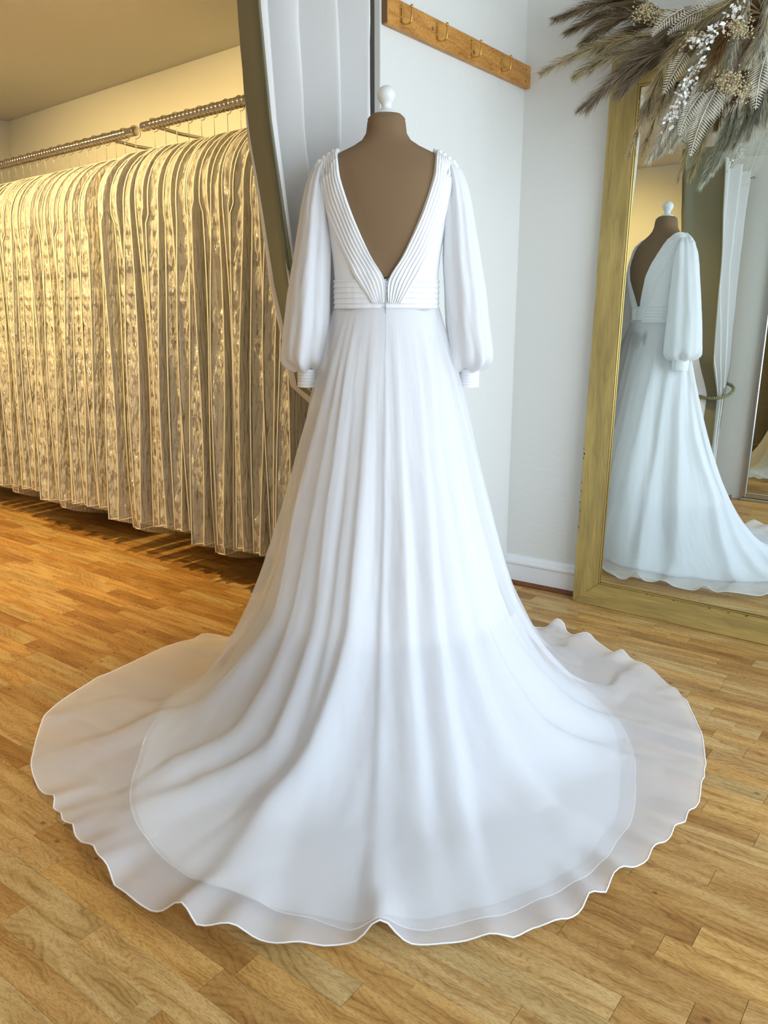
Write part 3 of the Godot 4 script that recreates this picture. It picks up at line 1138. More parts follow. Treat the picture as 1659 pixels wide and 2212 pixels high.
const UNDER := [.230,.227,.225,.222,.223,.233,.244,.255,.270,.290,.310,.330,.350,.368,.384,.400,.416,.432,.449,.467,.485,.503,.521,.546,.578,.595,.607,.622,.640,.659,.682,.706,.733,.768,.801,.831,.857,.875,.894,.909,.921,.931,.939,.940,.954,.939,.946,.931,.925,.911,.899,.884,.866,.833,.816,.787,.756,.728,.707,.686,.668,.650,.632,.613,.591,.570,.552,.535,.517,.500,.483,.466,.449,.432,.416,.400,.384,.368,.352,.336,.320,.304,.288,.277,.270,.263,.257,.250,.243,.237,.230]
const KNOTS := [0.05, 0.25, 0.40, 0.55, 0.65, 0.80, 1.0]
# angles along the fold, then height, width in degrees, height at the hem
const FOLDS := [
	[[-62, -80, -82, -75, -75, -79, -76], 0.016, 5.0, 0.004], [[-53, -57, -48, -60, -67, -63, -61], 0.022, 4.5, 0.010],
	[[-45, -43, -38, -40, -47, -44, -43], 0.018, 4.2, 0.006], [[-38, -33, -27, -28, -37, -39, -39], 0.022, 4.0, 0.010],
	[[-28, -23, -19.5, -20, -24, -25, -25.5], 0.016, 3.6, 0.004], [[-17, -15, -13.5, -17, -21, -20, -18], 0.026, 3.8, 0.020],
	[[-1, -1, -2, -2, -2, -2, -1], 0.006, 1.8, 0.016], [[12, 10, 8, 7, 5.5, 5, 5], 0.016, 3.6, 0.004],
	[[32, 24, 19, 16, 13, 11, 10], 0.019, 3.6, 0.004], [[43, 33, 29, 29, 29, 30, 30], 0.016, 4.2, 0.003],
	[[54, 44, 39, 43, 52, 53, 54], 0.017, 4.6, 0.004], [[61, 57, 51, 60, 66, 67, 64], 0.016, 4.8, 0.004],
	[[66, 74, 66, 75, 82, 90, 95], 0.020, 4.6, 0.014], [[80, 92, 96, 102, 108, 112, 112], 0.018, 5.0, 0.012],
	[[98, 110, 116, 120, 122, 122, 121], 0.020, 5.5, 0.016], [[118, 128, 134, 138, 140, 141, 141], 0.022, 5.5, 0.016],
	[[138, 146, 150, 153, 155, 156, 156], 0.020, 6.0, 0.018], [[160, 166, 168, 170, 171, 172, 172], 0.016, 6.0, 0.016],
	[[-172, -172, -172, -172, -172, -172, -172], 0.014, 6.0, 0.012], [[-150, -151, -152, -153, -154, -155, -155], 0.014, 6.0, 0.012],
	[[-125, -129, -132, -134, -134, -134, -134], 0.018, 6.0, 0.012], [[-95, -106, -112, -114, -114, -112, -110], 0.018, 5.5, 0.006]]
# little peaks along the hem: angle, height
const PEAKS := [[-50, .012], [-45.5, .010], [-42, .010], [-36.2, .014], [-33.2, .022], [-20.6, .034], [-15, .018], [-1, .030], [16.7, .012], [21.8, .016], [27.2, .022], [34.6, .012], [39.9, .010], [44.1, .010], [52.3, .008], [57, .006], [79.2, .008], [83.6, .010], [100.8, .026], [112.6, .014], [121.4, .030], [-74.6, .006], [-65, .006], [9.8, .010], [-117, .012], [-9, .006], [-28, .006], [68, .005], [130, .012]]
const WAIST_Y := 1.066


func ring(tab: Array, th: float) -> float:
	var f := (th + 180.0) / 360.0 * (tab.size() - 1)
	var i := clampi(int(f), 0, tab.size() - 2)
	return lerpf(tab[i], tab[i + 1], f - i)


func wrapdeg(a: float) -> float:
	return fposmod(a + 180.0, 360.0) - 180.0


# layer: 0 lining, 1 middle chiffon, 2 outer chiffon
func skirt_layer(layer: int, s0: float, nu: int, nv: int) -> PackedVector3Array:
	var out := PackedVector3Array()
	out.resize(nu * nv)
	var share := [0.55, 0.8, 1.0][layer] as float
	var lift := [0.003, 0.008, 0.015][layer] as float
	var inset := [-0.019, -0.009, 0.0][layer] as float
	# rows of fold angles
	for j in nv:
		var s := lerpf(s0, 1.0, float(j) / (nv - 1))
		var fa := []
		for f in FOLDS:
			var a: Array = f[0]
			var k := 0
			while k < 5 and s > KNOTS[k + 1]:
				k += 1
			var t := clampf((s - KNOTS[k]) / (KNOTS[k + 1] - KNOTS[k]), 0.0, 1.0)
			t = t * t * (3 - 2 * t) * 0.5 + t * 0.5
			fa.append(lerpf(a[k], a[k + 1], t))
		var rise := sm(0.0, 0.12, s) * (0.45 + 0.55 * sm(0.1, 0.4, s)) * (1.0 - 0.35 * sm(0.55, 0.75, s))
		var flatness := sm(0.6, 0.95, s)
		var late := 0.25 + 0.75 * sm(0.06, 0.36, s)
		var hemness := sm(0.84, 1.0, s)
		for i in nu:
			var th := -180.0 + 360.0 * i / nu
			var rad := deg_to_rad(th)
			var c := cos(rad)
			var sn := sin(rad)
			var R := ring(HEM, th)
			if layer == 0:
				R = ring(UNDER, th)
			elif layer == 1:
				R = minf(ring(UNDER, th) + lerpf(0.012, 0.037, sm(-15.0, 8.0, th) * (1.0 - sm(48.0, 80.0, th))), R - 0.01)
			var a := absf(th)
			var fr := sm(105.0, 145.0, a)
			var rw := 1.0 / sqrt(pow(sn / 0.134, 2) + pow(c / 0.099, 2)) + inset * 0.3
			var L := minf(0.62 + 0.10 * c, R * 0.97)
			var p1 := Vector2(rw + 0.115, 0.745).lerp(Vector2(rw + (R - rw) * 0.36, 0.70), fr)
			var p2 := Vector2(0.297 + 0.03 * c, 0.085).lerp(Vector2(rw + (R - rw) * 0.72, 0.32), fr)
			var p3 := Vector2(L, 0.0).lerp(Vector2(R * 0.98, 0.0), fr)
			var p: Vector2
			var n: Vector2
			var kk := 0.66
			if s < kk:
				var t := s / kk
				var p0 := Vector2(rw, WAIST_Y)
				p = p0.bezier_interpolate(p1, p2, p3, t)
				var d := p0.bezier_derivative(p1, p2, p3, t).normalized()
				n = Vector2(-d.y, d.x)
			else:
				p = Vector2(lerpf(p3.x, R, (s - kk) / (1 - kk)), 0.0)
				p.y = -(p.x - p3.x) * (p2.y - p3.y) / maxf(p3.x - p2.x, 0.05) * (1.0 - fr)
				n = Vector2(0.0, 1.0)
			# the cloth lands softly and then lies flat
			var soft := 0.0011 * (1.0 - fr)
			p.y = 0.5 * (p.y + sqrt(p.y * p.y + soft))
			n = n.lerp(Vector2(0, 1), sm(0.5, 0.66, s)).normalized()
			var bump := 0.0
			for k in FOLDS.size():
				var dd := wrapdeg(th - fa[k])
				var w: float = FOLDS[k][2]
				w *= 0.62 if dd * signf(fa[k] + 0.01) > 0 else 1.35
				if absf(dd) < w * 2.6:
					var h := lerpf(FOLDS[k][1] * 1.2 * rise * (late if absf(FOLDS[k][0][0]) < 35.0 else 1.0), FOLDS[k][3], flatness)
					bump += h * exp(-(dd * dd) / (w * w))
			bump -= 0.006 * rise * (1.0 - flatness)
			bump += (noise.get_noise_2d(th * 0.06, s * 4.0) * 0.005 + noise.get_noise_2d(th * 0.22 + 90.0, s * 6.0) * 0.0010) * rise * lerpf(1.0, 0.5, flatness)
			if bump > 0.0:
				bump *= share
			var up := 0.0
			if hemness > 0.0 and layer > 0:
				for pk in PEAKS:
					var dd := absf(wrapdeg(th - pk[0]))
					if dd < 6.0:
						up += pk[1] * exp(-dd * dd / 3.2) * hemness * (1.0 if layer == 2 else 0.4)
			elif layer == 0:
				up += 0.0004 * sin(th * 0.9) * hemness
			var q := p + n * (bump + inset * sm(0.0, 0.06, s) * (1.0 - 0.5 * sm(0.45, 0.7, s)))
			q.y = maxf(q.y, lift * sm(0.35, 0.66, s) + 0.0015) + up
			if s > 0.6:
				q.y = maxf(q.y, lift + maxf(bump, 0.0) + up)
			out[j * nu + i] = Vector3(q.x * sn, q.y, q.x * c)
	return out


func dress() -> void:
	var t := thing("wedding_dress", "long white chiffon wedding dress with deep V back, bishop sleeves and spreading train", "dress", Transform3D(Basis.IDENTITY, FORM))
	var nu := 480
	# skirt and its two underlayers
	var pts := skirt_layer(2, 0.0, nu, 112)
	var over := part("overskirt", grid(pts, nu, 112, true, false), M.chiffon, t)
	over.set_meta("label", "sheer outer chiffon layer of the skirt and train")
	part("rolled_hem", tube(pts.slice(111 * nu), 0.0016, 5, true), M.hem_thread, over)
	var p1 := skirt_layer(1, 0.42, 360, 48)
	var mid := part("middle_skirt", grid(p1, 360, 48, true, false), M.chiffon, t)
	part("rolled_hem", tube(p1.slice(47 * 360), 0.0013, 5, true), M.hem_thread, mid)
	var p0 := skirt_layer(0, 0.0, 360, 84)
	var under := part("skirt_lining", grid(p0, 360, 84, true, false), M.lining_satin, t)
	under.set_meta("label", "opaque white lining under the sheer skirt")
	part("rolled_hem", tube(p0.slice(83 * 360), 0.0009, 5, true), M.hem_thread, under)
	# bodice halves, neckline bands, sleeves
	for sd in [-1.0, 1.0]:
		part("bodice_panel", bodice(sd), M.crepe, t)
		part("pleated_neckline", neckline(sd), M.crepe, t)
		sleeve(t, sd)
	part("waistband", waistband(), M.crepe, t)
	var z := PackedVector3Array()
	for k in 14:
		var y := lerpf(1.118, 0.955, k / 13.0)
		var b := on_back(-0.002, y)
		z.append(Vector3(-0.002, y, b.z + table([[0.9, 0.030], [1.0, 0.0135], [1.066, 0.0125], [1.13, 0.0115]], y)))
	var zp := part("zip", tube(z, 0.0011, 6), M.zip_grey, t)
	part("hook_and_eye", tube(PackedVector3Array([Vector3(-0.005, 1.126, 0.1035), Vector3(0.001, 1.1275, 0.105), Vector3(0.003, 1.124, 0.105), Vector3(0.0, 1.1215, 0.104)]), 0.0016, 6), M.black_metal, zp)


func band_edges(sd: float) -> Array:
	var inner := []
	var outer := []
	var ib := [[0.0035, 1.068], [0.0045, 1.123], [0.040, 1.183], [0.079, 1.268], [0.108, 1.350], [0.116, 1.395]]
	var ob := [[0.036, 1.068], [0.074, 1.13], [0.117, 1.22], [0.148, 1.305], [0.157, 1.35], [0.1555, 1.385]]
	for p in ib:
		inner.append(on_back(sd * p[0], p[1]))
	for p in ob:
		outer.append(on_back(sd * p[0], p[1]))
	for zz in [0.022, -0.022]:
		inner.append(on_top(sd * 0.1185, zz))
		outer.append(on_top(sd * 0.1525, zz))
	var fi := [[0.114, 1.385], [0.098, 1.33], [0.066, 1.25], [0.034, 1.175], [0.006, 1.10], [0.004, 1.068]]
	var fo := [[0.153, 1.375], [0.140, 1.31], [0.110, 1.23], [0.078, 1.165], [0.045, 1.10], [0.040, 1.068]]
	for p in fi:
		inner.append(on_back(sd * p[0], p[1], false))
	for p in fo:
		outer.append(on_back(sd * p[0], p[1], false))
	return [inner, outer]


func neckline(sd: float) -> ArrayMesh:
	var e := band_edges(sd)
	var nv := 90
	var nu := 57
	var pts := PackedVector3Array()
	for j in nv:
		var f := float(j) / (nv - 1)
		var a := catmull(e[0], f)
		var b := catmull(e[1], f)
		for i in nu:
			var g := float(i) / (nu - 1)
			var p := a.lerp(b, g)
			var on := p
			if absf(p.y - 1.40) > 0.03 or absf(p.z) > 0.05:
				on = on_back(p.x, p.y, p.z >= 0)
			var n := out_of(on)
			var saw := fposmod(g * 7.0, 1.0)
			var h := 0.0085 + 0.0034 * (1.0 - pow(saw, 0.7)) + 0.0008 * sin(f * 60.0 + g * 9.0)
			if i == 0 or i == nu - 1:
				h = 0.001
			if f < 0.09 or f > 0.91:
				h += 0.003
			pts.append(on + n * h)
	return grid(pts, nu, nv, false, sd < 0)


func bodice(sd: float) -> ArrayMesh:
	var nu := 48
	var nv := 40
	var pts := PackedVector3Array()
	for j in nv:
		var y := lerpf(1.064, 1.386, float(j) / (nv - 1))
		var w := table(TORSO, y, 1)
		var xb := table([[1.06, 0.03], [1.13, 0.060], [1.22, 0.10], [1.305, 0.135], [1.4, 0.148]], y)
		var xf := table([[1.06, 0.03], [1.10, 0.035], [1.165, 0.066], [1.23, 0.098], [1.31, 0.128], [1.4, 0.145]], y)
		var ab := asin(clampf(pow(minf(xb / w, 0.999), EXP / 2.0), 0, 1))
		var af := PI - asin(clampf(pow(minf(xf / w, 0.999), EXP / 2.0), 0, 1))
		for i in nu:
			var a := lerpf(ab, af, float(i) / (nu - 1))
			var p := torso(a * sd, y)
			var n := Vector3(p.x, 0, p.z * 1.4).normalized()
			pts.append(p + n * 0.0065)
	return grid(pts, nu, nv, false, sd < 0)


func waistband() -> ArrayMesh:
	var nu := 120
	var nv := 45
	var pts := PackedVector3Array()
	for j in nv:
		var f := float(j) / (nv - 1)
		var y := lerpf(1.054, 1.127, f)
		for i in nu:
			var a := TAU * i / nu
			var p := torso(a, y)
			var n := Vector3(p.x, 0, p.z * 1.3).normalized()
			var saw := fposmod(f * 5.5, 1.0)
			var h := 0.0075 + 0.0034 * (1.0 - pow(saw, 0.75)) + 0.0005 * sin(a * 31.0)
			if j == 0 or j == nv - 1:
				h = 0.004
			pts.append(p + n * h)
	return grid(pts, nu, nv, true, false)


func sleeve(t: Node3D, sd: float) -> void:
	# height, centre x, half width, half depth, centre z
	var tab := [[0.898, 0.207, 0.029, 0.036, -0.004], [0.903, 0.208, 0.040, 0.050, -0.004], [0.911, 0.211, 0.051, 0.066, -0.004], [0.925, 0.213, 0.057, 0.076, -0.004], [0.95, 0.212, 0.059, 0.080, -0.003], [1.016, 0.203, 0.0575, 0.078, 0.0], [1.10, 0.196, 0.053, 0.072, 0.002], [1.177, 0.187, 0.048, 0.066, 0.002], [1.25, 0.181, 0.041, 0.060, 0.0], [1.30, 0.177, 0.036, 0.056, 0.0], [1.35, 0.171, 0.029, 0.050, 0.0], [1.385, 0.164, 0.022, 0.040, 0.0], [1.405, 0.157, 0.014, 0.028, 0.0], [1.414, 0.152, 0.004, 0.010, 0.0]]
	var nu := 84
	var nv := 56
	var pts := PackedVector3Array()
	for j in nv:
		var f := float(j) / (nv - 1)
		var y := lerpf(0.898, 1.414, pow(f, 1.0) if f > 0.1 else f)
		var cx := table(tab, y, 1)
		var hw := table(tab, y, 2)
		var hd := table(tab, y, 3)
		var cz := table(tab, y, 4)
		if sd > 0:
			cx += table([[0.90, 0.010], [1.0, 0.008], [1.2, 0.004], [1.4, 0.0]], y)
		var g := 0.085 + 0.08 * sm(1.25, 1.40, y) + 0.12 * (1.0 - sm(0.90, 0.96, y))
		for i in nu:
			var a := TAU * i / nu
			var k := 1.0 + g * 0.55 * sin(a * 5.0 + sd * 1.1 + 0.7 * sin(y * 3.0)) + g * 0.45 * sin(a * 9.0 + sd * 2.3 + y * 1.5)
			k += 0.05 * noise.get_noise_2d(a * 1.6 + sd * 5.0, y * 4.0)
			pts.append(Vector3(sd * cx + cos(a) * hw * k, y - 0.006 * sin(a * 5.0 + sd) * (1.0 - sm(0.90, 0.95, y)), cz + sin(a) * hd * k))
	var s := part("sleeve", grid(pts, nu, nv, true, true), M.chiffon_sleeve, t)
	# cuff with tucks
	var cp := PackedVector3Array()
	var cx0 := 0.2075 + (0.0105 if sd > 0 else 0.0)
	for j in 37:
		var f := j / 36.0
		var y := lerpf(0.855, 0.902, f)
		for i in 48:
			var a := TAU * i / 48.0
			var saw := fposmod(f * 6.0, 1.0)
			var r := 1.0 + 0.06 * (1.0 - saw)
			cp.append(Vector3(sd * cx0 + cos(a) * 0.0265 * r, y, -0.004 + sin(a) * 0.036 * r))
	var cuff := part("cuff", grid(cp, 48, 37, true, true), M.crepe, s)
	for k in 5:
		part("button", lathe([[0.0, 0.0035], [0.0030, 0.0022], [0.0042, 0.0], [0.0030, -0.0022], [0.0, -0.0035]], 10), M.pearl, cuff, at(sd * (cx0 + 0.016), 0.860 + k * 0.009, -0.036))
	# gathered roll over the shoulder seam
	var path := PackedVector3Array()
	var rad := []
	for k in 26:
		var f := k / 25.0
		var p := on_top(sd * lerpf(0.117, 0.150, f), 0.004) if f < 0.8 else Vector3(sd * lerpf(0.117, 0.166, f), 0, 0.004)
		p.y = lerpf(1.430, 1.392, pow(f, 1.3))
		p.x = sd * lerpf(0.114, 0.176, f)
		p.z = 0.020
		path.append(p)
		rad.append((0.0085 + 0.0018 * sin(f * 34.0) + 0.001 * sin(f * 71.0)) * (0.55 + 0.45 * sm(0.0, 0.1, f)) * (1.0 - 0.6 * sm(0.85, 1.0, f)))
	part("shoulder_roll", tube(path, rad, 12), M.crepe, s)


# ---------------------------------------------------------------- dried flowers
const PLUMES := [
	["brown",0.21,1.91, 0.04,1.97, -0.18,1.95, 0.10], ["brown",0.25,1.87, 0.08,1.91, -0.06,1.85, 0.12], ["brown",0.22,1.89, 0.05,1.95, -0.14,1.91, 0.08], ["brown",0.20,1.87, 0.14,1.88, 0.01,1.84, 0.10],
	["cream",0.23,1.84, 0.02,1.84, -0.20,1.78, 0.14], ["cream",0.21,1.82, 0.05,1.81, -0.08,1.76, 0.12], ["cream",0.18,1.85, 0.06,1.86, 0.0,1.84, 0.10],
	["taupe",0.28,1.80, 0.14,1.76, -0.04,1.64, 0.16], ["taupe",0.31,1.80, 0.15,1.79, -0.02,1.63, 0.15], ["taupe",0.27,1.82, 0.17,1.81, 0.04,1.70, 0.13], ["taupe",0.25,1.78, 0.17,1.76, 0.08,1.68, 0.13],
	["sand",0.28,1.77, 0.23,1.69, 0.16,1.47, 0.20], ["sand",0.30,1.74, 0.26,1.66, 0.20,1.47, 0.20], ["ivory",0.33,1.71, 0.30,1.61, 0.23,1.45, 0.22], ["ivory",0.34,1.70, 0.31,1.59, 0.25,1.47, 0.20],
	["ivory",0.36,1.71, 0.34,1.61, 0.28,1.49, 0.18], ["sage",0.39,1.71, 0.38,1.64, 0.34,1.56, 0.18], ["sage",0.41,1.72, 0.41,1.66, 0.39,1.58, 0.17], ["sage",0.44,1.74, 0.43,1.69, 0.42,1.63, 0.16],
	["rust",0.36,1.78, 0.32,1.72, 0.29,1.62, 0.15], ["rust",0.43,1.82, 0.39,1.77, 0.33,1.69, 0.14], ["rust",0.38,1.82, 0.31,1.81, 0.23,1.73, 0.15],
	["taupe",0.49,1.79, 0.45,1.73, 0.42,1.63, 0.18], ["ivory",0.52,1.71, 0.51,1.67, 0.50,1.62, 0.20], ["sage",0.51,1.78, 0.52,1.71, 0.53,1.63, 0.20], ["taupe",0.44,1.84, 0.37,1.80, 0.31,1.75, 0.20],
	["cream",0.47,1.82, 0.42,1.76, 0.40,1.69, 0.22], ["ivory",0.52,1.79, 0.53,1.73, 0.53,1.68, 0.25], ["brown",0.37,1.83, 0.26,1.82, 0.17,1.75, 0.12], ["taupe",0.36,1.87, 0.28,1.86, 0.21,1.81, 0.16],
	["cream",0.51,1.84, 0.57,1.75, 0.62,1.64, 0.20], ["taupe",0.49,1.87, 0.57,1.83, 0.66,1.76, 0.15], ["sand",0.50,1.86, 0.60,1.78, 0.69,1.65, 0.15], ["brown",0.44,1.90, 0.36,1.97, 0.25,2.06, 0.12],
	["cream",0.46,1.91, 0.46,1.98, 0.42,2.08, 0.12], ["sage",0.49,1.89, 0.56,1.93, 0.63,1.97, 0.12],
	["ivory",0.42,1.84, 0.38,1.76, 0.33,1.65, 0.24], ["cream",0.40,1.86, 0.33,1.80, 0.26,1.70, 0.23], ["sand",0.45,1.85, 0.42,1.75, 0.38,1.64, 0.24], ["ivory",0.48,1.86, 0.46,1.76, 0.45,1.66, 0.26],
	["rust",0.46,1.84, 0.43,1.77, 0.41,1.69, 0.25], ["cream",0.50,1.88, 0.42,1.84, 0.33,1.80, 0.24], ["ivory",0.52,1.86, 0.53,1.75, 0.50,1.66, 0.27], ["taupe",0.47,1.88, 0.40,1.84, 0.30,1.82, 0.22]]
const FERNS := [[0.31,1.85, 0.23,1.79, 0.26], [0.37,1.84, 0.27,1.79, 0.25], [0.32,1.74, 0.27,1.64, 0.24], [0.42,1.63, 0.37,1.46, 0.26], [0.38,1.63, 0.33,1.52, 0.25], [0.54,1.70, 0.53,1.56, 0.26], [0.34,1.85, 0.41,1.86, 0.26]]
const SPRIGS := [[0.40,1.75, 0.31,1.53, 0.30], [0.37,1.67, 0.32,1.56, 0.31], [0.48,1.80, 0.46,1.78, 0.33], [0.44,1.76, 0.37,1.73, 0.33]]
const CLUSTERS := [[0.18,1.87, 0.24], [0.20,1.87, 0.25], [0.48,1.75, 0.30], [0.47,1.76, 0.31], [0.46,1.64, 0.30], [0.48,1.62, 0.30], [0.44,1.63, 0.29], [0.50,1.60, 0.28], [0.35,1.76, 0.28], [0.23,1.85, 0.23]]


func flowers() -> void:
	var root := Vector3(0.47, 1.86, 0.06)
	var t := thing("dried_flower_arrangement", "large dried pampas and fern arrangement fixed over the gold mirror's top edge", "dried flowers", looking * Transform3D(Basis.IDENTITY, root))
	var hues := {"brown": Color(0.76, 0.67, 0.52), "cream": Color(1.0, 0.93, 0.74), "taupe": Color(0.89, 0.82, 0.71), "sand": Color(0.99, 0.91, 0.73), "ivory": Color(0.99, 0.97, 0.88), "sage": Color(0.98, 0.95, 0.87), "rust": Color(0.78, 0.60, 0.40)}
	for k in hues:
		var m := mat("plume_" + k, hues[k], 0.85)
		m.vertex_color_use_as_albedo = true
		m.backlight_enabled = true
		m.backlight = Color(1.0, 1.0, 1.0)
	mat("dried_stem", Color(0.58, 0.47, 0.30), 0.8)
	var fm := mat("fern_cream", Color(0.95, 0.93, 0.86), 0.8)
	fm.backlight_enabled = true
	fm.backlight = Color(0.8, 0.8, 0.8)
	mat("white_petal", Color(0.95, 0.95, 0.93), 0.7)
	mat("seed_head", Color(0.84, 0.78, 0.62), 0.8)
	mat("moss_block", Color(0.30, 0.24, 0.15), 0.95)
	var r := RandomNumberGenerator.new()
	r.seed = 55
	# the block that the stems are pushed into
	var bp := PackedVector3Array()
	for j in 10:
		for i in 20:
			var a := TAU * i / 20.0
			var b := PI * (j / 9.0 - 0.5)
			var k := 1.0 + 0.15 * noise.get_noise_2d(a * 3.0, b * 4.0)
			bp.append(Vector3(cos(a) * cos(b) * 0.22 * k, sin(b) * 0.055 * k, sin(a) * cos(b) * 0.05 * k))
	part("foam_base", grid(bp, 20, 10, true, true), M.moss_block, t)
	for p in PLUMES:
		var tip := Vector3(p[5], p[6], p[7] * 1.1) - root
		var ctl := Vector3(p[3], p[4], p[7]) - root
		var mid := Vector3(p[1], p[2], p[7] * 0.9) - root
		var start := mid * 0.25
		var path := [start, mid, ctl, tip]
		var o := part("pampas_plume", plume(path, p[0], r), M["plume_" + p[0]], t)
		var st := PackedVector3Array()
		for k in 10:
			st.append(catmull(path, k / 9.0 * 0.85))
		part("stem", tube(st, 0.0016, 5), M.dried_stem, o)
	for f in FERNS:
		var a := Vector3(f[0], f[1], f[4]) - root
		var b := Vector3(f[2], f[3], f[4] * 1.05) - root
		part("fern_frond", fern(a, b, r), M.fern_cream, t)
		part("stem", tube(PackedVector3Array([a * 0.15, (a * 0.5).lerp(Vector3(0, 0, 0.1), 0.2), a]), 0.0013, 5), M.dried_stem, t)
	for f in SPRIGS:
		var a := Vector3(f[0], f[1], f[4]) - root
		var b := Vector3(f[2], f[3], f[4] * 1.02) - root
		var o := part("white_leaf_sprig", sprig(a, b, r), M.white_petal, t)
		part("stem", tube(PackedVector3Array([a * 0.1, a, b]), 0.0012, 5), M.dried_stem, o)
	for f in CLUSTERS:
		var c := Vector3(f[0], f[1], f[2]) - root
		var o := part("seed_cluster", cluster(c, r), M.seed_head, t)
		part("stem", tube(PackedVector3Array([c * 0.1, (c * 0.6) + Vector3(0, 0, 0.02), c]), 0.0011, 5), M.dried_stem, o)


func plume(path: Array, kind: String, r: RandomNumberGenerator) -> ArrayMesh:
	var v := PackedVector3Array()
	var n := PackedVector3Array()
	var col := PackedColorArray()
	var idx := PackedInt32Array()
	var long := (path[3] as Vector3).distance_to(path[1])
	var feather := {"brown": 0.085, "cream": 0.070, "taupe": 0.085, "sand": 0.065, "ivory": 0.062, "sage": 0.062, "rust": 0.055}[kind] as float
	var spread := {"brown": 0.5, "cream": 0.75, "taupe": 0.55, "sand": 0.6, "ivory": 0.62, "sage": 0.7, "rust": 0.7}[kind] as float
	var count := int((520 + long * 2000) * (0.75 if kind in ["cream", "ivory", "sand", "sage"] else 1.0))
	for k in count:
		var f := pow(r.randf(), 0.85)
		var tt := lerpf(0.38, 0.94, f)
		var p := catmull(path, tt)
		var tg := (catmull(path, minf(tt + 0.02, 1.0)) - catmull(path, tt - 0.02)).normalized()
		var rd := Vector3(r.randfn(), r.randfn(), r.randfn() * 0.7)
		rd = (rd - tg * rd.dot(tg)).normalized()
		var prof := sin(clampf(0.12 + f * 0.88, 0, 1) * PI) * 0.65 + 0.35
		var l := feather * prof * r.randf_range(0.5, 1.25)
		var d := (tg + rd * spread * r.randf_range(0.3, 1.2)).normalized()
		var a := p
		var b := p + d * l * 0.55
		var c := b + (d + tg * 0.4 + Vector3(0, -0.28, 0)).normalized() * l * 0.45
		var side := d.cross(Vector3(r.randfn(), r.randfn(), r.randfn())).normalized() * r.randf_range(0.00028, 0.00062)
		var nn := (rd + Vector3(0, 0, 0.6)).normalized()
		var o := v.size()
		v.append_array([a - side * 0.6, a + side * 0.6, b - side, b + side, c])
		var g := r.randf_range(0.85, 1.25)
		for q in 5:
			n.append(nn)
			col.append(Color(g, g * r.randf_range(0.96, 1.0), g * r.randf_range(0.90, 1.0)))
		idx.append_array([o, o + 1, o + 2, o + 1, o + 3, o + 2, o + 2, o + 3, o + 4])
	return arrays_mesh(v, n, idx, PackedVector2Array(), col)


func leaf(v: PackedVector3Array, n: PackedVector3Array, idx: PackedInt32Array, a: Vector3, d: Vector3, side: Vector3, l: float, w: float) -> void:
	var nn := d.cross(side).normalized()
	var o := v.size()
	v.append_array([a, a + d * l * 0.45 + side * w, a + d * l, a + d * l * 0.45 - side * w, a + d * l * 0.45 + nn * w * 0.35])
	for q in 5:
		n.append(nn)
	idx.append_array([o, o + 1, o + 4, o + 1, o + 2, o + 4, o + 2, o + 3, o + 4, o + 3, o, o + 4])


func fern(a: Vector3, b: Vector3, r: RandomNumberGenerator) -> ArrayMesh:
	var v := PackedVector3Array()
	var n := PackedVector3Array()
	var idx := PackedInt32Array()
	var ax := (b - a).normalized()
	var ln := a.distance_to(b)
	var facing := (Vector3(0, 0, 1) + Vector3(r.randfn(), r.randfn(), 0) * 0.15).normalized()
	var side := ax.cross(facing).normalized()
	var pairs := int(ln / 0.0068)
	for k in pairs:
		var f := float(k) / pairs
		var p := a.lerp(b, f) + facing * 0.018 * sin(f * PI)
		var l := (ln * 0.34) * pow(1.0 - f, 0.75) * (0.65 + 0.35 * sm(0.0, 0.25, f)) + 0.004
		for s in [-1.0, 1.0]:
			var d: Vector3 = (side * s + ax * 0.55 - facing * 0.12).normalized()
			leaf(v, n, idx, p, d, ax, l, 0.0019)
	acc_v = v
	acc_n = n
	acc_i = idx
	var sp := PackedVector3Array()
	for k in 8:
		var f := k / 7.0
		sp.append(a.lerp(b, f) + facing * 0.018 * sin(f * PI))
	collect(tube(sp, 0.0011, 5))
	return arrays_mesh(acc_v, acc_n, acc_i)


func sprig(a: Vector3, b: Vector3, r: RandomNumberGenerator) -> ArrayMesh:
	var v := PackedVector3Array()
	var n := PackedVector3Array()
	var idx := PackedInt32Array()
	var count := int(20 + a.distance_to(b) * 260)
	for k in count:
		var p := a.lerp(b, float(k) / count) + Vector3(clampf(r.randfn(), -1.8, 1.8), clampf(r.randfn(), -1.8, 1.8), clampf(r.randfn(), -1.8, 1.8)) * 0.009
		var d := Vector3(r.randfn(), r.randfn() - 0.4, r.randfn() * 0.6).normalized()
		var side := d.cross(Vector3(0, 0, 1) + Vector3(r.randfn(), r.randfn(), 0) * 0.4).normalized()
		leaf(v, n, idx, p, d, side, r.randf_range(0.009, 0.016), r.randf_range(0.003, 0.0048))
	return arrays_mesh(v, n, idx)


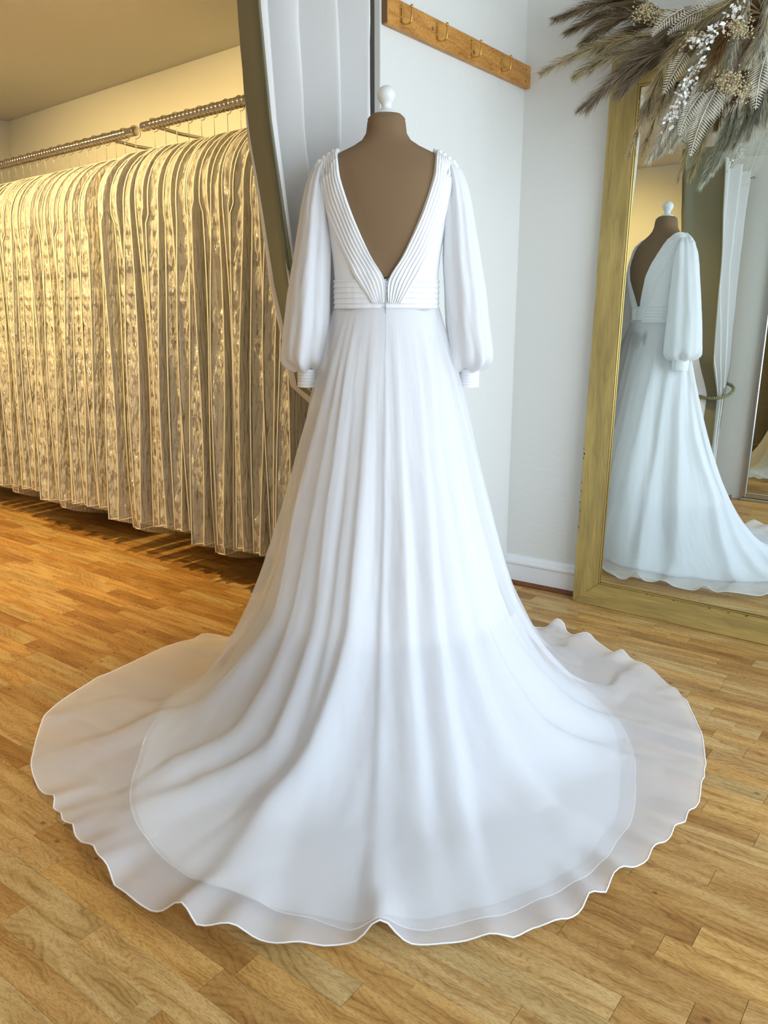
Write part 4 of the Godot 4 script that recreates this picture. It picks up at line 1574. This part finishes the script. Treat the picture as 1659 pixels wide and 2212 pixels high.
func cluster(c: Vector3, r: RandomNumberGenerator) -> ArrayMesh:
	acc_v = PackedVector3Array()
	acc_n = PackedVector3Array()
	acc_i = PackedInt32Array()
	for k in 70:
		var p := c + Vector3(clampf(r.randfn(), -1.8, 1.8) * 0.017, clampf(r.randfn(), -1.8, 1.8) * 0.014, clampf(r.randfn(), -1.8, 1.8) * 0.012)
		var rr := r.randf_range(0.0018, 0.0034)
		var o := acc_v.size()
		for d in [Vector3.UP, Vector3.RIGHT, Vector3.BACK, Vector3.LEFT, Vector3.FORWARD, Vector3.DOWN]:
			acc_v.append(p + d * rr)
			acc_n.append(d)
		for q in 4:
			acc_i.append_array([o, o + 1 + q, o + 1 + (q + 1) % 4, o + 5, o + 1 + (q + 1) % 4, o + 1 + q])
	for k in 12:
		var p := c + Vector3(clampf(r.randfn(), -1.8, 1.8) * 0.017, clampf(r.randfn(), -1.8, 1.8) * 0.014, clampf(r.randfn(), -1.8, 1.8) * 0.012)
		collect(tube(PackedVector3Array([c + Vector3(0, 0.02, -0.01), p]), 0.0006, 3))
	return arrays_mesh(acc_v, acc_n, acc_i)


# ---------------------------------------------------------------- what only the mirror shows
func small_things() -> void:
	var d := thing("sliding_mirror_door", "mirrored sliding wardrobe door in a slim aluminium frame", "wardrobe door", room * at(-3.025, 1.02, 0.365))
	part("mirror_pane", cbox(Vector3(0.005, 1.93, 0.40), 0.001), M.mirror_glass, d)
	for s in [-1.0, 1.0]:
		part("frame_stile", cbox(Vector3(0.024, 2.0, 0.03), 0.004), M.aluminium, d, at(0, 0, s * 0.215))
		part("frame_rail", cbox(Vector3(0.024, 0.035, 0.40), 0.004), M.aluminium, d, at(0, s * 0.9825, 0))
	part("floor_track", cbox(Vector3(0.05, 0.018, 0.46), 0.003), M.aluminium, d, at(0.006, -1.011, 0))
	# tub chair behind the second curtain
	var c := thing("tub_chair", "mauve grey upholstered tub chair standing beyond the tied-back velvet curtain", "chair", room * Transform3D(Basis(Vector3.UP, deg_to_rad(-88.0)), Vector3(-2.42, 0, -0.38)))
	var pts := PackedVector3Array()
	for j in 14:
		for i in 30:
			var a := lerpf(-0.15, PI + 0.15, i / 29.0)
			var b := TAU * j / 14.0
			var hgt := 0.30 + 0.10 * sin(clampf(a, 0, PI))
			pts.append(Vector3(cos(a) * (0.30 + cos(b) * 0.05), 0.40 + sin(b) * hgt * 0.6, -sin(a) * (0.28 + cos(b) * 0.05)))
	var sh := PackedVector3Array()
	for i in 30:
		for j in 14:
			sh.append(pts[j * 30 + i])
	part("backrest", grid(sh, 14, 30, true, false), M.chair_fabric, c)
	part("seat", cbox(Vector3(0.50, 0.14, 0.48), 0.04), M.chair_fabric, c, at(0, 0.36, 0.0))
	for x in [-0.2, 0.2]:
		for z in [-0.18, 0.2]:
			part("leg", lathe([[0.0, 0.30], [0.02, 0.30], [0.012, 0.0], [0.0, 0.0]], 12), M.hanger_wood, c, at(x, 0, z))
	var b := thing("door_wedge", "small brown wooden wedge on the floor below the velvet curtain", "door wedge", room * Transform3D(Basis(Vector3.UP, 0.5), Vector3(-2.95, 0, 0.03)))
	var wp := PackedVector3Array()
	for s in [[0.004, -0.055], [0.035, 0.055]]:
		for q in [[-0.03, 0.0], [0.03, 0.0], [0.03, 1.0], [-0.03, 1.0]]:
			wp.append(Vector3(q[0], s[0] * q[1], s[1]))
	var cap := SurfaceTool.new()
	cap.begin(Mesh.PRIMITIVE_TRIANGLES)
	for q in [[0, 1, 2, 3], [4, 7, 6, 5], [0, 4, 5, 1], [3, 2, 6, 7], [0, 3, 7, 4], [1, 5, 6, 2]]:
		for k in [0, 1, 2, 0, 2, 3]:
			cap.add_vertex(wp[q[k]])
	cap.generate_normals()
	part("wedge", cap.commit(), M.cardboard, b)
